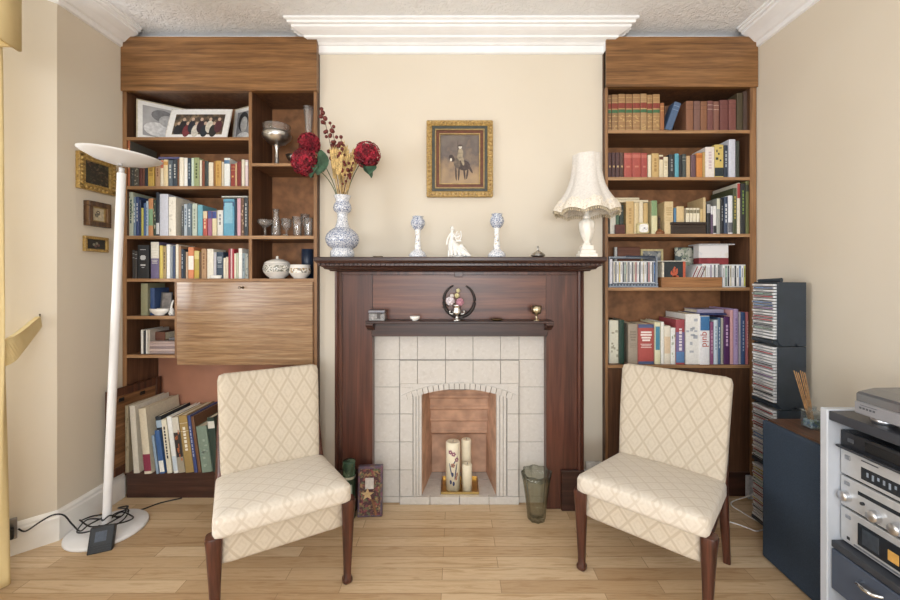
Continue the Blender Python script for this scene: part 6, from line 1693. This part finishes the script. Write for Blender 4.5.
knob(u, 1.307, zB_ + .042, .016, CHR); knob(u, 1.215, zB_ + .030, .017, CHR); knob(u, 1.155, zB_ + .028, .017, CHR); knob(u, 1.255, zB_ + .046, .005, EQD, L_=.008); knob(u, 1.05, zB_ + .045, .022, CHR)
u = unit('tuner', 'silver tuner with dark display directly under the black video recorder', 'tuner', zC, zD, EQ)
fbox(u, 'display', 1.02, 1.262, zC + .018, zC + .056, DISP, .001); fbox(u, 'power_button', 1.296, 1.314, zD - .030, zD - .016, M('9298A2', .3, .3), .003)
mb = MB()
for i in range(14): mb.box(EX - .0016, EX, 1.03 + i * .016, 1.036 + i * .016, zC + .028 + (i % 3) * .004, zC + .046)
obj('display_segments', mb, M('8E9CB0', .4), u)
obj('marking', MB().box(EX - .0004, EX + .0005, 1.21, 1.262, zD - .014, zD - .010), TXT, u)
u = unit('video_recorder', 'slim black video recorder at the top inside the hi-fi rack', 'video recorder', zD, zD + .062, M('2A2C31', .25, 0, .05, 20))
fbox(u, 'flap', 1.0, 1.25, zD + .02, zD + .05, M('1A1C20', .2), .001); fbox(u, 'power_button', 1.285, 1.305, zD + .03, zD + .042, M('50545C', .3), .002)
obj('front_lip', MB().box(EX - .022, EX - .0002, EY0, EY1 - .004, zD + .007, zD + .014, .002), M('3A3E44', .15), u)
# turntable
t = thing('turntable', 'grey record turntable with smoked dust cover on the hi-fi rack', 'turntable', (1.43, 1.07, .7545))
tz0 = .7545; tx0 = 1.252; ty1 = 1.262; ty0 = .86
for y in (ty1 - .045, ty0 + .045):
    for x_ in (tx0 + .045, 1.56): obj('foot', MB().lathe([(.026, tz0), (.028, tz0 + .004), (.028, tz0 + .014), (.022, tz0 + .018)], 24, x_, y), CHR, t)
obj('plinth', MB().box(tx0, 1.60, ty0, ty1, tz0 + .0185, tz0 + .056, .003), M('9C9EA6', .3, .3, .03, 30), t)
obj('platter', MB().lathe([(.14, tz0 + .057), (.14, tz0 + .067), (.0001, tz0 + .067)], 48, 1.44, 1.05), EQD, t)
CV = thin_glass('dustcover', '6A6E74', .12, .7, '6E7278', .12)
obj('dust_cover', MB().plate([(tx0 + .004, tz0 + .0568), (tx0 + .004, tz0 + .080), (tx0 + .012, tz0 + .086), (tx0 + .06, tz0 + .096), (1.590, tz0 + .100), (1.596, tz0 + .094), (1.596, tz0 + .0568)], ty0 + .004, ty1 - .004), CV, t)
mb = MB()
for i in range(5): mb.box(tx0 - .0004, tx0 + .001, ty1 - .024 - i * .010, ty1 - .017 - i * .010, tz0 + .036, tz0 + .042)
mb.box(tx0 - .0004, tx0 + .001, ty1 - .07, ty1 - .02, tz0 + .047, tz0 + .0485)
obj('marking', mb, TXT, t)

# ------------------------------------------------------------------ camera and light
cam = bpy.data.cameras.new('camera'); co = bpy.data.objects.new('camera', cam); COL.objects.link(co)
co.location = (0, 0, EYE); co.rotation_euler = (PI / 2, 0, 0)
cam.sensor_width = 36; cam.lens = 16.0; cam.shift_x = -7 / 900; cam.shift_y = -22 / 900; cam.clip_start = .02
S.camera = co
def area(name, loc, rot, sx, sy, power, col=(1, 1, 1), spread=PI):
    l = bpy.data.lights.new(name, 'AREA'); l.shape = 'RECTANGLE'; l.size = sx; l.size_y = sy; l.energy = power; l.color = col; l.spread = spread
    o = bpy.data.objects.new(name, l); COL.objects.link(o); o.location = loc; o.rotation_euler = rot; return o
DAY = (.93, .97, 1.0)
# daylight in the windows (area lamps face into the room)
area('daylight_rear', ((XL + XL + .55 + 2.95) / 2 - .0, -2.56, 1.28), (PI / 2 + .9, 0, 0), 2.3, 1.8, 118, DAY)
area('daylight_bay', (-2.62, .2, 1.45), (PI / 2 + .45, 0, -PI / 2), 1.6, 1.35, 66, DAY)
area('daylight_bay_splay', (-2.28, 1.62, 1.45), (PI / 2, 0, -PI * .75), .5, 1.35, 9, DAY)
lp = bpy.data.lights.new('fill_light', 'POINT'); lp.energy = 30; lp.shadow_soft_size = .22; lp.color = (1, .985, .965)  # added fill behind the camera to lift the ceiling; no lamp stands there
lo_ = bpy.data.objects.new('fill_light', lp); COL.objects.link(lo_); lo_.location = (0, -.6, 1.45)
w = bpy.data.worlds.new('world'); S.world = w; w.use_nodes = True
bg = w.node_tree.nodes['Background']; bg.inputs['Color'].default_value = (.85, .92, 1, 1); bg.inputs['Strength'].default_value = 1.2
S.view_settings.view_transform = 'Standard'; S.view_settings.look = 'None'; S.view_settings.gamma = 1; S.view_settings.use_curve_mapping = False
S.view_settings.exposure = -0.07
S.cycles.max_bounces = 8; S.cycles.diffuse_bounces = 5; S.cycles.transparent_max_bounces = 16
S.cycles.sample_clamp_indirect = 4.0
try: S.cycles.use_denoising = True
except Exception: pass
